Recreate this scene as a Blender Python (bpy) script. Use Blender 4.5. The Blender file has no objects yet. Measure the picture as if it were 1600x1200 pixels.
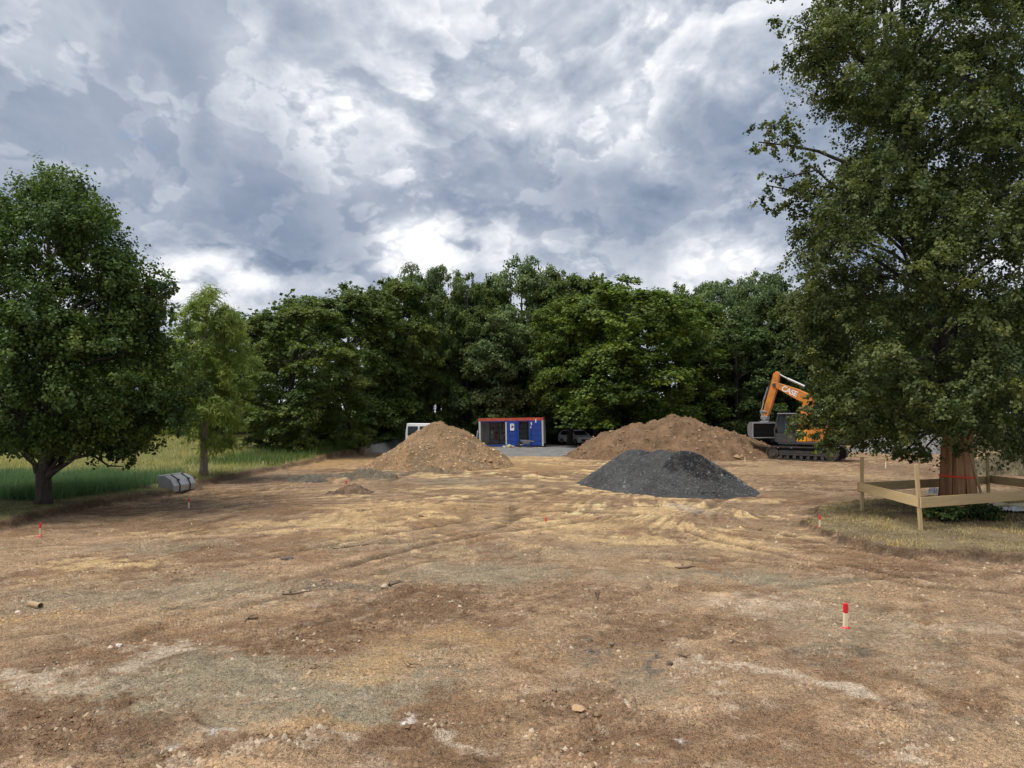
import bpy, math, random
import numpy as np
from mathutils import Vector, Matrix

S = bpy.context.scene
COL = S.collection

# ------------------------------------------------------------------ camera
F, HCAM, HORIZ = 1150.0, 3.4, 641.0            # focal length in photo pixels, eye height, horizon row
PITCH = math.atan((HORIZ - 600.0) / F)
cam = bpy.data.cameras.new('camera')
cam.sensor_width = 36.0
cam.lens = F / 1600.0 * 36.0
cam.clip_start = 0.1
cam.clip_end = 3000
camo = bpy.data.objects.new('camera', cam)
COL.objects.link(camo)
camo.location = (0, 0, HCAM)
camo.rotation_euler = (math.pi / 2 + PITCH, 0, 0)
S.camera = camo


def ray(px, py):
    x, y, f = (px - 800) / F, (600 - py) / F, 1.0
    c, s = math.cos(PITCH), math.sin(PITCH)
    return x, f * c - y * s, f * s + y * c


def G(px, py, z=0.0):
    """photo pixel -> point on the level z"""
    x, y, dz = ray(px, py)
    t = (z - HCAM) / dz
    return x * t, y * t


def A(px, py, d):
    """photo pixel -> point at distance d (metres along +y)"""
    x, y, dz = ray(px, py)
    t = d / y
    return Vector((x * t, d, HCAM + dz * t))


# ------------------------------------------------------------------ render settings, sky, sun
S.view_settings.view_transform = 'Standard'
S.view_settings.look = 'None'
S.view_settings.exposure = 0.6
S.view_settings.gamma = 1.0
S.cycles.use_denoising = True
S.cycles.max_bounces = 4
S.cycles.diffuse_bounces = 2
S.cycles.use_adaptive_sampling = True
S.cycles.adaptive_threshold = 0.025
S.cycles.transmission_bounces = 4
S.cycles.transparent_max_bounces = 4
S.cycles.sample_clamp_indirect = 6

SUN_EL, SUN_AZ = math.radians(66), math.radians(-115)      # azimuth from +y, negative = left
sun = bpy.data.lights.new('sun', 'SUN')
sun.energy = 3.0
sun.angle = math.radians(30)
sun.color = (1.0, 0.955, 0.88)
suno = bpy.data.objects.new('sun', sun)
COL.objects.link(suno)
sdir = Vector((math.cos(SUN_EL) * math.sin(SUN_AZ), math.cos(SUN_EL) * math.cos(SUN_AZ), math.sin(SUN_EL)))
suno.rotation_euler = sdir.to_track_quat('Z', 'Y').to_euler()
suno.location = sdir * 60


class NT:
    """small helper to write node trees"""

    def __init__(s, tree):
        s.t = tree
        s.n = tree.nodes
        s.l = tree.links

    def new(s, kind, **kw):
        n = s.n.new(kind)
        for k, v in kw.items():
            setattr(n, k, v)
        return n

    def put(s, sock, v):
        if isinstance(v, bpy.types.NodeSocket):
            s.l.new(v, sock)
        elif v is not None:
            sock.default_value = v

    def math(s, op, a, b=0.0, c=None, clamp=False):
        n = s.new('ShaderNodeMath', operation=op, use_clamp=clamp)
        s.put(n.inputs[0], a)
        s.put(n.inputs[1], b)
        if c is not None:
            s.put(n.inputs[2], c)
        return n.outputs[0]

    def vmath(s, op, a, b=None, scale=None):
        n = s.new('ShaderNodeVectorMath', operation=op)
        s.put(n.inputs[0], a)
        if b is not None:
            s.put(n.inputs[1], b)
        if scale is not None:
            s.put(n.inputs['Scale'], scale)
        return n.outputs[1] if op in ('LENGTH', 'DISTANCE', 'DOT_PRODUCT') else n.outputs[0]

    def noise(s, vec, scale, detail=4, rough=0.5, dist=0.0, out=0):
        n = s.new('ShaderNodeTexNoise')
        s.put(n.inputs['Vector'], vec)
        s.put(n.inputs['Scale'], scale)
        s.put(n.inputs['Detail'], detail)
        s.put(n.inputs['Roughness'], rough)
        s.put(n.inputs['Distortion'], dist)
        return n.outputs[out]

    def voronoi(s, vec, scale, feature='F1', out=0, rand=1.0):
        n = s.new('ShaderNodeTexVoronoi', feature=feature)
        s.put(n.inputs['Vector'], vec)
        s.put(n.inputs['Scale'], scale)
        s.put(n.inputs['Randomness'], rand)
        n.voronoi_dimensions = '2D'
        return (n.outputs[0], n.outputs[1]) if out is None else n.outputs[out]

    def ramp(s, fac, stops, interp='LINEAR'):
        n = s.new('ShaderNodeValToRGB')
        n.color_ramp.interpolation = interp
        e = n.color_ramp.elements
        while len(e) < len(stops):
            e.new(0.5)
        for el, (p, c) in zip(e, stops):
            el.position = p
            el.color = (c[0], c[1], c[2], 1) if not isinstance(c, (int, float)) else (c, c, c, 1)
        s.put(n.inputs[0], fac)
        return n.outputs[0]

    def mix(s, fac, a, b, blend='MIX'):
        n = s.new('ShaderNodeMix', data_type='RGBA', blend_type=blend)
        s.put(n.inputs[0], fac)
        s.put(n.inputs[6], a if isinstance(a, bpy.types.NodeSocket) else (a[0], a[1], a[2], 1))
        s.put(n.inputs[7], b if isinstance(b, bpy.types.NodeSocket) else (b[0], b[1], b[2], 1))
        return n.outputs[2]

    def smooth(s, v, lo, hi):
        n = s.new('ShaderNodeMapRange', interpolation_type='SMOOTHSTEP')
        s.put(n.inputs[0], v)
        n.inputs[1].default_value = lo
        n.inputs[2].default_value = hi
        return n.outputs[0]


def build_world():
    w = bpy.data.worlds.new('World')
    S.world = w
    w.use_nodes = True
    w.cycles.sampling_method = 'NONE'
    t = NT(w.node_tree)
    t.n.clear()
    out = t.new('ShaderNodeOutputWorld')
    sky = t.new('ShaderNodeTexSky', sky_type='NISHITA')
    sky.sun_disc = False
    sky.sun_elevation = SUN_EL
    sky.sun_rotation = SUN_AZ
    co = t.new('ShaderNodeTexCoord').outputs['Generated']
    # height function of the cloud deck, as a group so that it can be sampled twice
    g = bpy.data.node_groups.new('cloud_height', 'ShaderNodeTree')
    g.interface.new_socket('P', in_out='INPUT', socket_type='NodeSocketVector')
    g.interface.new_socket('H', in_out='OUTPUT', socket_type='NodeSocketFloat')
    q = NT(g)
    gi, go = q.new('NodeGroupInput'), q.new('NodeGroupOutput')
    P = gi.outputs[0]
    warp = q.vmath('SUBTRACT', q.noise(P, 2.6, 2, 0.5, out=1), (0.5, 0.5, 0.5))
    P2 = q.vmath('ADD', P, q.vmath('SCALE', warp, scale=0.16))
    big = q.noise(P2, 2.6, 2, 0.5)

    def billow(sc, det, off):
        n_ = q.noise(q.vmath('ADD', P2, off), sc, det, 0.5)
        return q.math('ABSOLUTE', q.math('SUBTRACT', n_, 0.5))
    h = big
    for sc, det, amp, off in ((4.6, 1, 0.60, (1.3, 0, 0)), (10.5, 1, 0.40, (0, 2.2, 0)), (24.0, 2, 0.24, (0, 0, 3.1)), (60.0, 3, 0.10, (2, 1, 0))):
        h = q.math('ADD', h, q.math('MULTIPLY', billow(sc, det, off), amp))
    q.put(go.inputs[0], h)
    sx = t.new('ShaderNodeSeparateXYZ')
    t.put(sx.inputs[0], co)
    z = t.math('MAXIMUM', sx.outputs[2], 0.0)
    cx = t.new('ShaderNodeCombineXYZ')
    t.put(cx.inputs[0], sx.outputs[0])
    t.put(cx.inputs[1], sx.outputs[1])
    t.put(cx.inputs[2], t.math('MULTIPLY', t.math('POWER', z, 0.85), 1.45))
    P = t.vmath('ADD', cx.outputs[0], SKY_OFF)

    def hgt(vec):
        n = t.new('ShaderNodeGroup')
        n.node_tree = g
        t.put(n.inputs[0], vec)
        return n.outputs[0]
    h0 = hgt(P)
    h1 = hgt(t.vmath('ADD', P, (0.006, 0.0, 0.030)))
    relief = t.math('MULTIPLY', t.math('SUBTRACT', h0, h1), SKY_K[0])
    relief = t.math('MINIMUM', t.math('MAXIMUM', relief, -0.22), 0.42)
    large = t.math('SUBTRACT', t.noise(t.vmath('ADD', P, (3.1, 1.7, 0.4)), 1.9, 4, 0.55, 0.4), 0.5)
    soft = t.smooth(t.noise(t.vmath('ADD', P, (7.1, 0.7, 2.4)), 2.1, 2, 0.5), 0.40, 0.62)      # smooth veils against lumpy tops
    relief = t.math('MULTIPLY', relief, t.math('ADD', 0.25, t.math('MULTIPLY', soft, 0.75)))
    tone = t.math('ADD', SKY_K[1], t.math('ADD', relief, t.math('MULTIPLY', large, SKY_K[2])))
    # banks of cumulus: thin bright rims, grey cores
    for off, e0, amp in (((0, 0, 0), 0.585, 1.0), ((5.3, 1.1, 2.7), 0.60, 0.8)):
        hh = h0 if off == (0, 0, 0) else hgt(t.vmath('ADD', t.vmath('SCALE', P, scale=1.35), off))
        rim = t.ramp(hh, [(0.0, 0.5), (e0 - 0.010, 0.5), (e0 + 0.018, 0.64), (e0 + 0.07, 0.59), (e0 + 0.14, 0.44), (e0 + 0.27, 0.32)])
        tone = t.math('ADD', tone, t.math('MULTIPLY', t.math('SUBTRACT', rim, 0.5), amp))
    # the deck is darker between 12 and 18 degrees up and breaks up under it
    wob = t.math('MULTIPLY', t.math('SUBTRACT', t.noise(co, 3.1, 2, 0.55), 0.5), 0.20)
    bias = t.ramp(t.math('ADD', z, wob), [(0.0, 0.62), (0.15, 0.62), (0.19, 0.50), (0.235, 0.32), (0.31, 0.34), (0.39, 0.50), (0.50, 0.53), (0.75, 0.60), (1.0, 0.60)])
    tone = t.math('ADD', tone, t.math('SUBTRACT', bias, 0.5))

    def spot(px, py, rad, amt, flat=1.0):
        nonlocal tone
        v = Vector(ray(px, py)).normalized()
        dv = t.vmath('MULTIPLY', t.vmath('SUBTRACT', co, tuple(v)), (1, 1, flat))
        dd = t.vmath('LENGTH', dv)
        dd = t.math('SUBTRACT', dd, t.math('MULTIPLY', t.math('SUBTRACT', h0, 0.62), rad * 1.1))
        m = t.smooth(dd, rad, rad * 0.35)
        tone = t.math('ADD', tone, t.math('MULTIPLY', m, amt))
    for sp in SKY_SPOTS:
        spot(*sp)
    c = t.ramp(tone, [(0.0, (0.15, 0.195, 0.285)), (0.25, (0.235, 0.29, 0.392)), (0.48, (0.352, 0.402, 0.495)),
                      (0.68, (0.51, 0.55, 0.625)), (0.86, (0.72, 0.745, 0.80)), (1.0, (0.90, 0.91, 0.93))])
    low = t.math('MULTIPLY', t.smooth(z, 0.22, 0.10), 0.2)
    cover = t.smooth(t.math('ADD', t.math('ADD', h0, low), t.math('MULTIPLY', large, 0.35)), SKY_K[3], SKY_K[3] + 0.10)
    bg1, bg2 = t.new('ShaderNodeBackground'), t.new('ShaderNodeBackground')
    t.put(bg1.inputs[0], sky.outputs[0])
    bg1.inputs[1].default_value = 0.10
    t.put(bg2.inputs[0], c)
    bg2.inputs[1].default_value = SKY_K[4]
    mx = t.new('ShaderNodeMixShader')
    t.put(mx.inputs[0], cover)
    t.l.new(bg1.outputs[0], mx.inputs[1])
    t.l.new(bg2.outputs[0], mx.inputs[2])
    t.l.new(mx.outputs[0], out.inputs[0])


SKY_OFF = (4.3, 2.1, 0.7)
SKY_K = (2.3, 0.54, 0.50, 0.36, 0.74)       # relief, middle tone, broad contrast, gaps, brightness
SKY_SPOTS = [(650, 382, 0.085, 0.42, 1.25), (790, 390, 0.06, 0.25, 1.5), (570, 200, 0.13, 0.22, 1.0), (1030, 190, 0.12, 0.22, 1.6),
             (330, 430, 0.10, 0.28, 2.0), (1120, 400, 0.12, 0.25, 2.0)]
build_world()


# ------------------------------------------------------------------ generic helpers
def hash2(ix, iy, seed):
    h = (ix.astype(np.int64) * 374761393 + iy.astype(np.int64) * 668265263 + seed * 974634721) & 0x7fffffff
    h = ((h ^ (h >> 13)) * 1274126177) & 0x7fffffff
    return (h ^ (h >> 16)) & 0xffff


def perlin(x, y, seed=0):
    ix, iy = np.floor(x), np.floor(y)
    fx, fy = x - ix, y - iy
    u = fx * fx * fx * (fx * (fx * 6 - 15) + 10)
    v = fy * fy * fy * (fy * (fy * 6 - 15) + 10)

    def gr(dx, dy):
        a = hash2(ix + dx, iy + dy, seed) * (2 * math.pi / 65536)
        return np.cos(a) * (fx - dx) + np.sin(a) * (fy - dy)
    n0 = gr(0, 0) * (1 - u) + gr(1, 0) * u
    n1 = gr(0, 1) * (1 - u) + gr(1, 1) * u
    return (n0 * (1 - v) + n1 * v) * 1.5


def fbm(x, y, scale=1.0, octaves=4, seed=0, gain=0.5):
    x, y = np.asarray(x, float) * scale, np.asarray(y, float) * scale
    s, a = 0, 1.0
    for o in range(octaves):
        s = s + a * perlin(x, y, seed + o * 17)
        x, y, a = x * 2.03 + 3.7, y * 2.03 + 1.3, a * gain
    return s


def sstep(v, lo, hi):
    t = np.clip((v - lo) / (hi - lo), 0, 1)
    return t * t * (3 - 2 * t)


def tag(o, label=None, cat=None, group=None, kind=None):
    if label:
        o['label'] = label
    if cat:
        o['category'] = cat
    if group:
        o['group'] = group
    if kind:
        o['kind'] = kind
    return o


def link(name, mesh, mat=None, parent=None):
    o = bpy.data.objects.new(name, mesh)
    COL.objects.link(o)
    if mat and mesh is not None and not mesh.materials:
        mesh.materials.append(mat)
    if parent:
        o.parent = parent
    return o


def empty(name, loc, rz=0.0):
    o = bpy.data.objects.new(name, None)
    o.empty_display_size = 0.2
    COL.objects.link(o)
    o.location = loc
    o.rotation_euler = (0, 0, rz)
    return o


def np_mesh(name, verts, faces, smooth=False, attrs=None):
    """verts (N,3), faces (M,k) arrays of equal-size polygons"""
    me = bpy.data.meshes.new(name)
    verts = np.ascontiguousarray(verts, np.float32)
    faces = np.ascontiguousarray(faces, np.int32)
    m, k = faces.shape
    me.vertices.add(len(verts))
    me.vertices.foreach_set('co', verts.ravel())
    me.loops.add(m * k)
    me.loops.foreach_set('vertex_index', faces.ravel())
    me.polygons.add(m)
    me.polygons.foreach_set('loop_start', np.arange(0, m * k, k, dtype=np.int32))
    if smooth:
        me.polygons.foreach_set('use_smooth', np.ones(m, bool))
    for nm, (typ, data) in (attrs or {}).items():
        a = me.attributes.new(nm, typ, 'POINT')
        a.data.foreach_set('value' if typ == 'FLOAT' else 'color', np.ascontiguousarray(data, np.float32).ravel())
    me.update(calc_edges=True)
    me.validate()
    return me


class MB:
    """collects simple solids and links them as ONE mesh object"""

    def __init__(s):
        s.v, s.f = [], []

    def add(s, vs, fs, M=None):
        o = len(s.v)
        s.v += [tuple(M @ Vector(p)) if M is not None else tuple(p) for p in vs]
        s.f += [tuple(i + o for i in f) for f in fs]
        return s

    def box(s, c, size, rot=None, taper=1.0):
        hx, hy, hz = size[0] / 2, size[1] / 2, size[2] / 2
        vs = [(-hx, -hy, -hz), (hx, -hy, -hz), (hx, hy, -hz), (-hx, hy, -hz),
              (-hx * taper, -hy * taper, hz), (hx * taper, -hy * taper, hz), (hx * taper, hy * taper, hz), (-hx * taper, hy * taper, hz)]
        M = Matrix.Translation(c)
        if rot is not None:
            M = M @ rot
        return s.add(vs, [(0, 3, 2, 1), (4, 5, 6, 7), (0, 1, 5, 4), (1, 2, 6, 5), (2, 3, 7, 6), (3, 0, 4, 7)], M)

    def span(s, a, b):
        return s.box([(a[i] + b[i]) / 2 for i in range(3)], [abs(b[i] - a[i]) for i in range(3)])

    def prism(s, pts, y0, y1, M=None):
        """polygon in x,z pushed from y0 to y1"""
        n = len(pts)
        vs = [(p[0], y0, p[1]) for p in pts] + [(p[0], y1, p[1]) for p in pts]
        fs = [tuple(range(n)), tuple(range(2 * n - 1, n - 1, -1))] + [(i, i + n, (i + 1) % n + n, (i + 1) % n) for i in range(n)]
        return s.add(vs, fs, M)

    def beam(s, a, b, w, h, up=(0, 0, 1)):
        a, b = Vector(a), Vector(b)
        x = (b - a).normalized()
        y = Vector(up).cross(x).normalized()
        z = x.cross(y)
        M = Matrix((x, y, z)).transposed().to_4x4()
        return s.box((a + b) / 2, ((b - a).length, w, h), M)

    def tube(s, pts, rad, n=8, caps=True):
        pts = [Vector(p) for p in pts]
        if not hasattr(rad, '__len__'):
            rad = [rad] * len(pts)
        vs, fs = [], []
        ref = None
        for i, p in enumerate(pts):
            d = (pts[min(i + 1, len(pts) - 1)] - pts[max(i - 1, 0)]).normalized()
            if ref is None:
                ref = d.orthogonal().normalized()
            ref = (ref - d * ref.dot(d)).normalized()
            b = d.cross(ref)
            vs += [p + (ref * math.cos(2 * math.pi * k / n) + b * math.sin(2 * math.pi * k / n)) * rad[i] for k in range(n)]
        for i in range(len(pts) - 1):
            fs += [(i * n + k, i * n + (k + 1) % n, (i + 1) * n + (k + 1) % n, (i + 1) * n + k) for k in range(n)]
        if caps:
            fs += [tuple(range(n - 1, -1, -1)), tuple(range((len(pts) - 1) * n, len(pts) * n))]
        return s.add(vs, fs)

    def build(s, name, mat, parent=None, smooth=False, bevel=0):
        me = bpy.data.meshes.new(name)
        me.from_pydata(s.v, [], s.f)
        if smooth:
            me.polygons.foreach_set('use_smooth', [True] * len(me.polygons))
        me.update()
        o = link(name, me, mat, parent)
        if bevel:
            b = o.modifiers.new('bevel', 'BEVEL')
            b.width = bevel
            b.segments = 2
            b.limit_method = 'ANGLE'
        return o


# ------------------------------------------------------------------ materials
def mat_new(name):
    m = bpy.data.materials.new(name)
    m.use_nodes = True
    t = NT(m.node_tree)
    b = t.n['Principled BSDF']
    return m, t, b


def mat_plain(name, col, rough=0.6, metal=0.0, dirt=0.25, scale=3.0, dirtcol=None, spec=0.5):
    """painted or raw surface with uneven wear"""
    m, t, b = mat_new(name)
    co = t.new('ShaderNodeTexCoord').outputs['Object']
    n1 = t.noise(co, scale, 6, 0.62)
    n2 = t.noise(co, scale * 9, 4, 0.6)
    k = t.smooth(t.math('ADD', n1, t.math('MULTIPLY', t.math('SUBTRACT', n2, 0.5), 0.5)), 0.42, 0.72)
    dc = dirtcol or (col[0] * 0.55 + 0.02, col[1] * 0.5 + 0.016, col[2] * 0.45 + 0.01)
    t.put(b.inputs['Base Color'], t.mix(t.math('MULTIPLY', k, dirt), col, dc))
    t.put(b.inputs['Roughness'], t.math('ADD', rough, t.math('MULTIPLY', t.math('SUBTRACT', n2, 0.5), 0.2)))
    b.inputs['Metallic'].default_value = metal
    b.inputs['Specular IOR Level'].default_value = spec
    return m


def mat_wood(name, c1, c2, axis=2, scale=1.0):
    m, t, b = mat_new(name)
    co = t.new('ShaderNodeTexCoord').outputs['Object']
    sc = [14 * scale] * 3
    sc[axis] = 1.1 * scale
    info = t.new('ShaderNodeObjectInfo').outputs['Random']
    v = t.vmath('ADD', t.vmath('MULTIPLY', co, tuple(sc)), t.vmath('SCALE', (7.0, 3.0, 5.0), scale=info))
    n = t.noise(v, 1.0, 5, 0.6, 0.6)
    n2 = t.noise(v, 4.0, 3, 0.6)
    k = t.math('ADD', t.math('MULTIPLY', n, 0.75), t.math('MULTIPLY', n2, 0.25))
    k = t.math('ADD', k, t.math('MULTIPLY', t.math('SUBTRACT', info, 0.5), 0.35))
    t.put(b.inputs['Base Color'], t.ramp(k, [(0.25, c2), (0.7, c1)]))
    b.inputs['Roughness'].default_value = 0.75
    bm = t.new('ShaderNodeBump')
    bm.inputs['Strength'].default_value = 0.3
    bm.inputs['Distance'].default_value = 0.004
    t.put(bm.inputs['Height'], n)
    t.put(b.inputs['Normal'], bm.outputs[0])
    return m


def mat_leaf(name, dark, light, trans=0.30, rough=0.6):
    m, t, b = mat_new(name)
    a = t.new('ShaderNodeAttribute', attribute_name='tone').outputs['Fac']
    c = t.ramp(a, [(0.0, dark), (0.62, light), (1.0, (light[0] * 1.45, light[1] * 1.25, light[2] * 1.0))])
    t.put(b.inputs['Base Color'], c)
    b.inputs['Roughness'].default_value = rough
    b.inputs['Specular IOR Level'].default_value = 0.22
    tr = t.new('ShaderNodeBsdfTranslucent')
    t.put(tr.inputs[0], t.mix(1.0, c, (1.25, 1.3, 0.55), 'MULTIPLY'))
    mx = t.new('ShaderNodeMixShader')
    mx.inputs[0].default_value = trans
    t.l.new(b.outputs[0], mx.inputs[1])
    t.l.new(tr.outputs[0], mx.inputs[2])
    t.l.new(mx.outputs[0], t.n['Material Output'].inputs[0])
    return m


def mat_bark(name, c1, c2):
    m, t, b = mat_new(name)
    co = t.new('ShaderNodeTexCoord').outputs['Object']
    v = t.vmath('MULTIPLY', co, (9, 9, 1.6))
    n = t.noise(v, 1.4, 6, 0.65, 0.4)
    t.put(b.inputs['Base Color'], t.ramp(n, [(0.3, c2), (0.7, c1)]))
    b.inputs['Roughness'].default_value = 0.9
    bm = t.new('ShaderNodeBump')
    bm.inputs['Strength'].default_value = 0.8
    bm.inputs['Distance'].default_value = 0.03
    t.put(bm.inputs['Height'], n)
    t.put(b.inputs['Normal'], bm.outputs[0])
    return m


def mat_soil(name, fine=1.0, bump=0.02, use_col=True, base=(0.3, 0.2, 0.1), contrast=1.0, pebble=1.0):
    """earth: colour from the vertex layer, grain and pebbles on top"""
    m, t, b = mat_new(name)
    co = t.new('ShaderNodeTexCoord').outputs['Object']
    if use_col:
        c = t.new('ShaderNodeVertexColor', layer_name='Col').outputs[0]
    else:
        n = t.new('ShaderNodeRGB')
        n.outputs[0].default_value = (*base, 1)
        c = n.outputs[0]
    n1 = t.noise(co, 2.4 * fine, 5, 0.68)
    n2 = t.noise(co, 17 * fine, 3, 0.72)
    n3 = t.noise(co, 75 * fine, 2, 0.7)
    vd, vr = t.voronoi(co, 24 * fine, out=None)
    vd2, vr2 = t.voronoi(co, 58 * fine, out=None)
    k = t.math('ADD', t.math('MULTIPLY', t.math('SUBTRACT', n1, 0.5), 0.75 * contrast), t.math('MULTIPLY', t.math('SUBTRACT', n2, 0.5), 1.35 * contrast))
    k = t.math('ADD', k, t.math('MULTIPLY', t.math('SUBTRACT', n3, 0.5), 1.7 * contrast))
    f = t.math('MAXIMUM', t.math('ADD', 1.0, k), 0.25)
    s = t.new('ShaderNodeSeparateColor')
    t.put(s.inputs[0], vr)
    peb = t.math('MULTIPLY', t.smooth(s.outputs[0], 0.52, 0.60), t.smooth(vd, 0.42, 0.3))
    s2 = t.new('ShaderNodeSeparateColor')
    t.put(s2.inputs[0], vr2)
    peb2 = t.math('MULTIPLY', t.smooth(s2.outputs[0], 0.35, 0.45), t.smooth(vd2, 0.42, 0.3))
    pc = t.math('ADD', 0.68, t.math('MULTIPLY', s.outputs[1], 0.75))
    pc2 = t.math('ADD', 0.72, t.math('MULTIPLY', s2.outputs[1], 0.6))
    f = t.math('MULTIPLY', f, t.math('ADD', 1.0, t.math('MULTIPLY', t.math('MULTIPLY', peb, pebble), t.math('SUBTRACT', pc, 1.0))))
    f = t.math('MULTIPLY', f, t.math('ADD', 1.0, t.math('MULTIPLY', t.math('MULTIPLY', peb2, pebble), t.math('SUBTRACT', pc2, 1.0))))
    cx = t.new('ShaderNodeCombineXYZ')
    for i in range(3):
        t.put(cx.inputs[i], f)
    hue = t.noise(co, 5.5 * fine, 2, 0.6)
    c = t.mix(t.math('MULTIPLY', t.smooth(hue, 0.45, 0.75), 0.2), c, (0.21, 0.19, 0.145))
    t.put(b.inputs['Base Color'], t.mix(1.0, c, cx.outputs[0], 'MULTIPLY'))
    b.inputs['Roughness'].default_value = 0.95
    b.inputs['Specular IOR Level'].default_value = 0.15
    hgt = t.math('ADD', t.math('MULTIPLY', n2, 1.0), t.math('MULTIPLY', n3, 0.35))
    hgt = t.math('ADD', hgt, t.math('MULTIPLY', t.math('ADD', t.math('MULTIPLY', peb, 0.5), t.math('MULTIPLY', peb2, 0.25)), pebble))
    bm = t.new('ShaderNodeBump')
    bm.inputs['Strength'].default_value = 1.0
    bm.inputs['Distance'].default_value = bump
    t.put(bm.inputs['Height'], hgt)
    t.put(b.inputs['Normal'], bm.outputs[0])
    return m


M = {}
M['ground'] = mat_soil('ground_soil', 1.0, 0.075, contrast=1.2)
M['heap'] = mat_soil('heap_soil', 0.55, 0.06, contrast=0.9, pebble=0.6)
M['gravel'] = mat_soil('grey_gravel', 0.7, 0.05, contrast=0.85, pebble=1.3)
M['stone'] = mat_soil('loose_stones', 2.0, 0.004, contrast=0.7, pebble=0.0)
M['bark'] = mat_bark('bark_grey_brown', (0.085, 0.066, 0.05), (0.022, 0.018, 0.014))
M['bark_dark'] = mat_bark('bark_dark', (0.045, 0.036, 0.028), (0.014, 0.012, 0.010))
M['bark_pale'] = mat_bark('bark_pale', (0.26, 0.21, 0.16), (0.10, 0.08, 0.06))
M['plank'] = mat_wood('rough_board', (0.56, 0.31, 0.15), (0.24, 0.11, 0.05))
M['board'] = mat_wood('pale_board', (0.58, 0.43, 0.22), (0.42, 0.29, 0.14), axis=0)
M['post'] = mat_wood('pale_post', (0.56, 0.42, 0.22), (0.40, 0.28, 0.14), axis=2)
M['stake'] = mat_wood('stake_wood', (0.80, 0.66, 0.44), (0.66, 0.52, 0.32), axis=2)
M['red'] = mat_plain('stake_red', (0.72, 0.018, 0.03), 0.55, dirt=0.3)
M['orange_mark'] = mat_plain('stake_orange', (0.80, 0.07, 0.02), 0.55, dirt=0.3)
M['strap'] = mat_plain('strap_orange', (0.90, 0.085, 0.018), 0.5, dirt=0.1)
M['orange'] = mat_plain('machine_orange', (0.58, 0.20, 0.03), 0.45, dirt=0.75, scale=1.6, dirtcol=(0.22, 0.09, 0.03))
M['yellow'] = mat_plain('machine_yellow', (0.72, 0.33, 0.02), 0.45, dirt=0.4, scale=1.6)
M['dark'] = mat_plain('machine_dark', (0.035, 0.035, 0.037), 0.6, dirt=0.6, dirtcol=(0.09, 0.07, 0.05))
M['track'] = mat_plain('track_steel', (0.05, 0.045, 0.042), 0.55, 0.4, dirt=0.7, dirtcol=(0.13, 0.10, 0.07))
M['steel'] = mat_plain('worn_steel', (0.30, 0.30, 0.31), 0.45, 0.6, dirt=0.6, dirtcol=(0.16, 0.13, 0.10))
M['bucketdark'] = mat_plain('bucket_dark', (0.07, 0.068, 0.066), 0.6, 0.1, dirt=0.5, dirtcol=(0.10, 0.08, 0.06))
M['bucketgrey'] = mat_plain('bucket_grey', (0.20, 0.20, 0.21), 0.55, 0.2, dirt=0.6, dirtcol=(0.12, 0.10, 0.08))
M['galv'] = mat_plain('galvanised', (0.40, 0.41, 0.43), 0.42, 0.5, dirt=0.55, scale=2.5, dirtcol=(0.28, 0.25, 0.21))
M['chrome'] = mat_plain('chrome_rod', (0.75, 0.76, 0.78), 0.18, 0.9, dirt=0.1)
M['white'] = mat_plain('white_paint', (0.78, 0.78, 0.78), 0.4, dirt=0.15)
M['offwhite'] = mat_plain('container_grey_white', (0.62, 0.62, 0.60), 0.5, dirt=0.35)
M['blue'] = mat_plain('container_blue', (0.014, 0.055, 0.30), 0.42, dirt=0.4, scale=1.4, dirtcol=(0.03, 0.05, 0.16))
M['redroof'] = mat_plain('container_red', (0.52, 0.06, 0.03), 0.5, dirt=0.5, scale=1.2, dirtcol=(0.5, 0.22, 0.16))
M['interior'] = mat_plain('container_interior', (0.60, 0.60, 0.58), 0.7, dirt=0.5)
M['glass'] = mat_plain('dark_glass', (0.02, 0.025, 0.03), 0.08, dirt=0.15, dirtcol=(0.1, 0.1, 0.09))
M['tyre'] = mat_plain('rubber', (0.03, 0.03, 0.03), 0.8, dirt=0.5, dirtcol=(0.12, 0.1, 0.08))
M['lettering'] = mat_plain('white_lettering', (0.72, 0.70, 0.66), 0.5, dirt=0.25)
M['blacktext'] = mat_plain('black_print', (0.02, 0.02, 0.025), 0.6, dirt=0.1)
M['clay'] = mat_plain('clay_pipe', (0.34, 0.25, 0.14), 0.8, dirt=0.5)
M['ply'] = mat_wood('plywood', (0.72, 0.60, 0.40), (0.62, 0.50, 0.32), axis=0)
M['sheet'] = mat_plain('plastic_sheet', (0.66, 0.68, 0.70), 0.35, dirt=0.4)
M['deadwood'] = mat_wood('dead_wood', (0.20, 0.14, 0.09), (0.09, 0.06, 0.04), axis=0)
M['crate'] = mat_plain('crate_red', (0.30, 0.05, 0.035), 0.6, dirt=0.4)

L = {}
L['field_maple'] = mat_leaf('leaf_field_maple', (0.024, 0.052, 0.016), (0.088, 0.140, 0.034))
L['linden'] = mat_leaf('leaf_linden', (0.028, 0.048, 0.016), (0.112, 0.138, 0.046))
L['cypress'] = mat_leaf('leaf_cypress', (0.105, 0.165, 0.035), (0.22, 0.29, 0.075), 0.38)
L['beech'] = mat_leaf('leaf_beech', (0.038, 0.070, 0.018), (0.098, 0.138, 0.032))
L['maple'] = mat_leaf('leaf_maple', (0.043, 0.077, 0.016), (0.115, 0.169, 0.030))
L['poplar'] = mat_leaf('leaf_poplar', (0.062, 0.100, 0.040), (0.138, 0.194, 0.081))
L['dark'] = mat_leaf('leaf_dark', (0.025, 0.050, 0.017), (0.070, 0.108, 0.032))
L['grass'] = mat_leaf('grass_meadow', (0.15, 0.175, 0.055), (0.37, 0.355, 0.155), 0.3, 0.6)
L['reed'] = mat_leaf('grass_reed', (0.05, 0.105, 0.055), (0.125, 0.215, 0.115), 0.3, 0.55)
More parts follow.
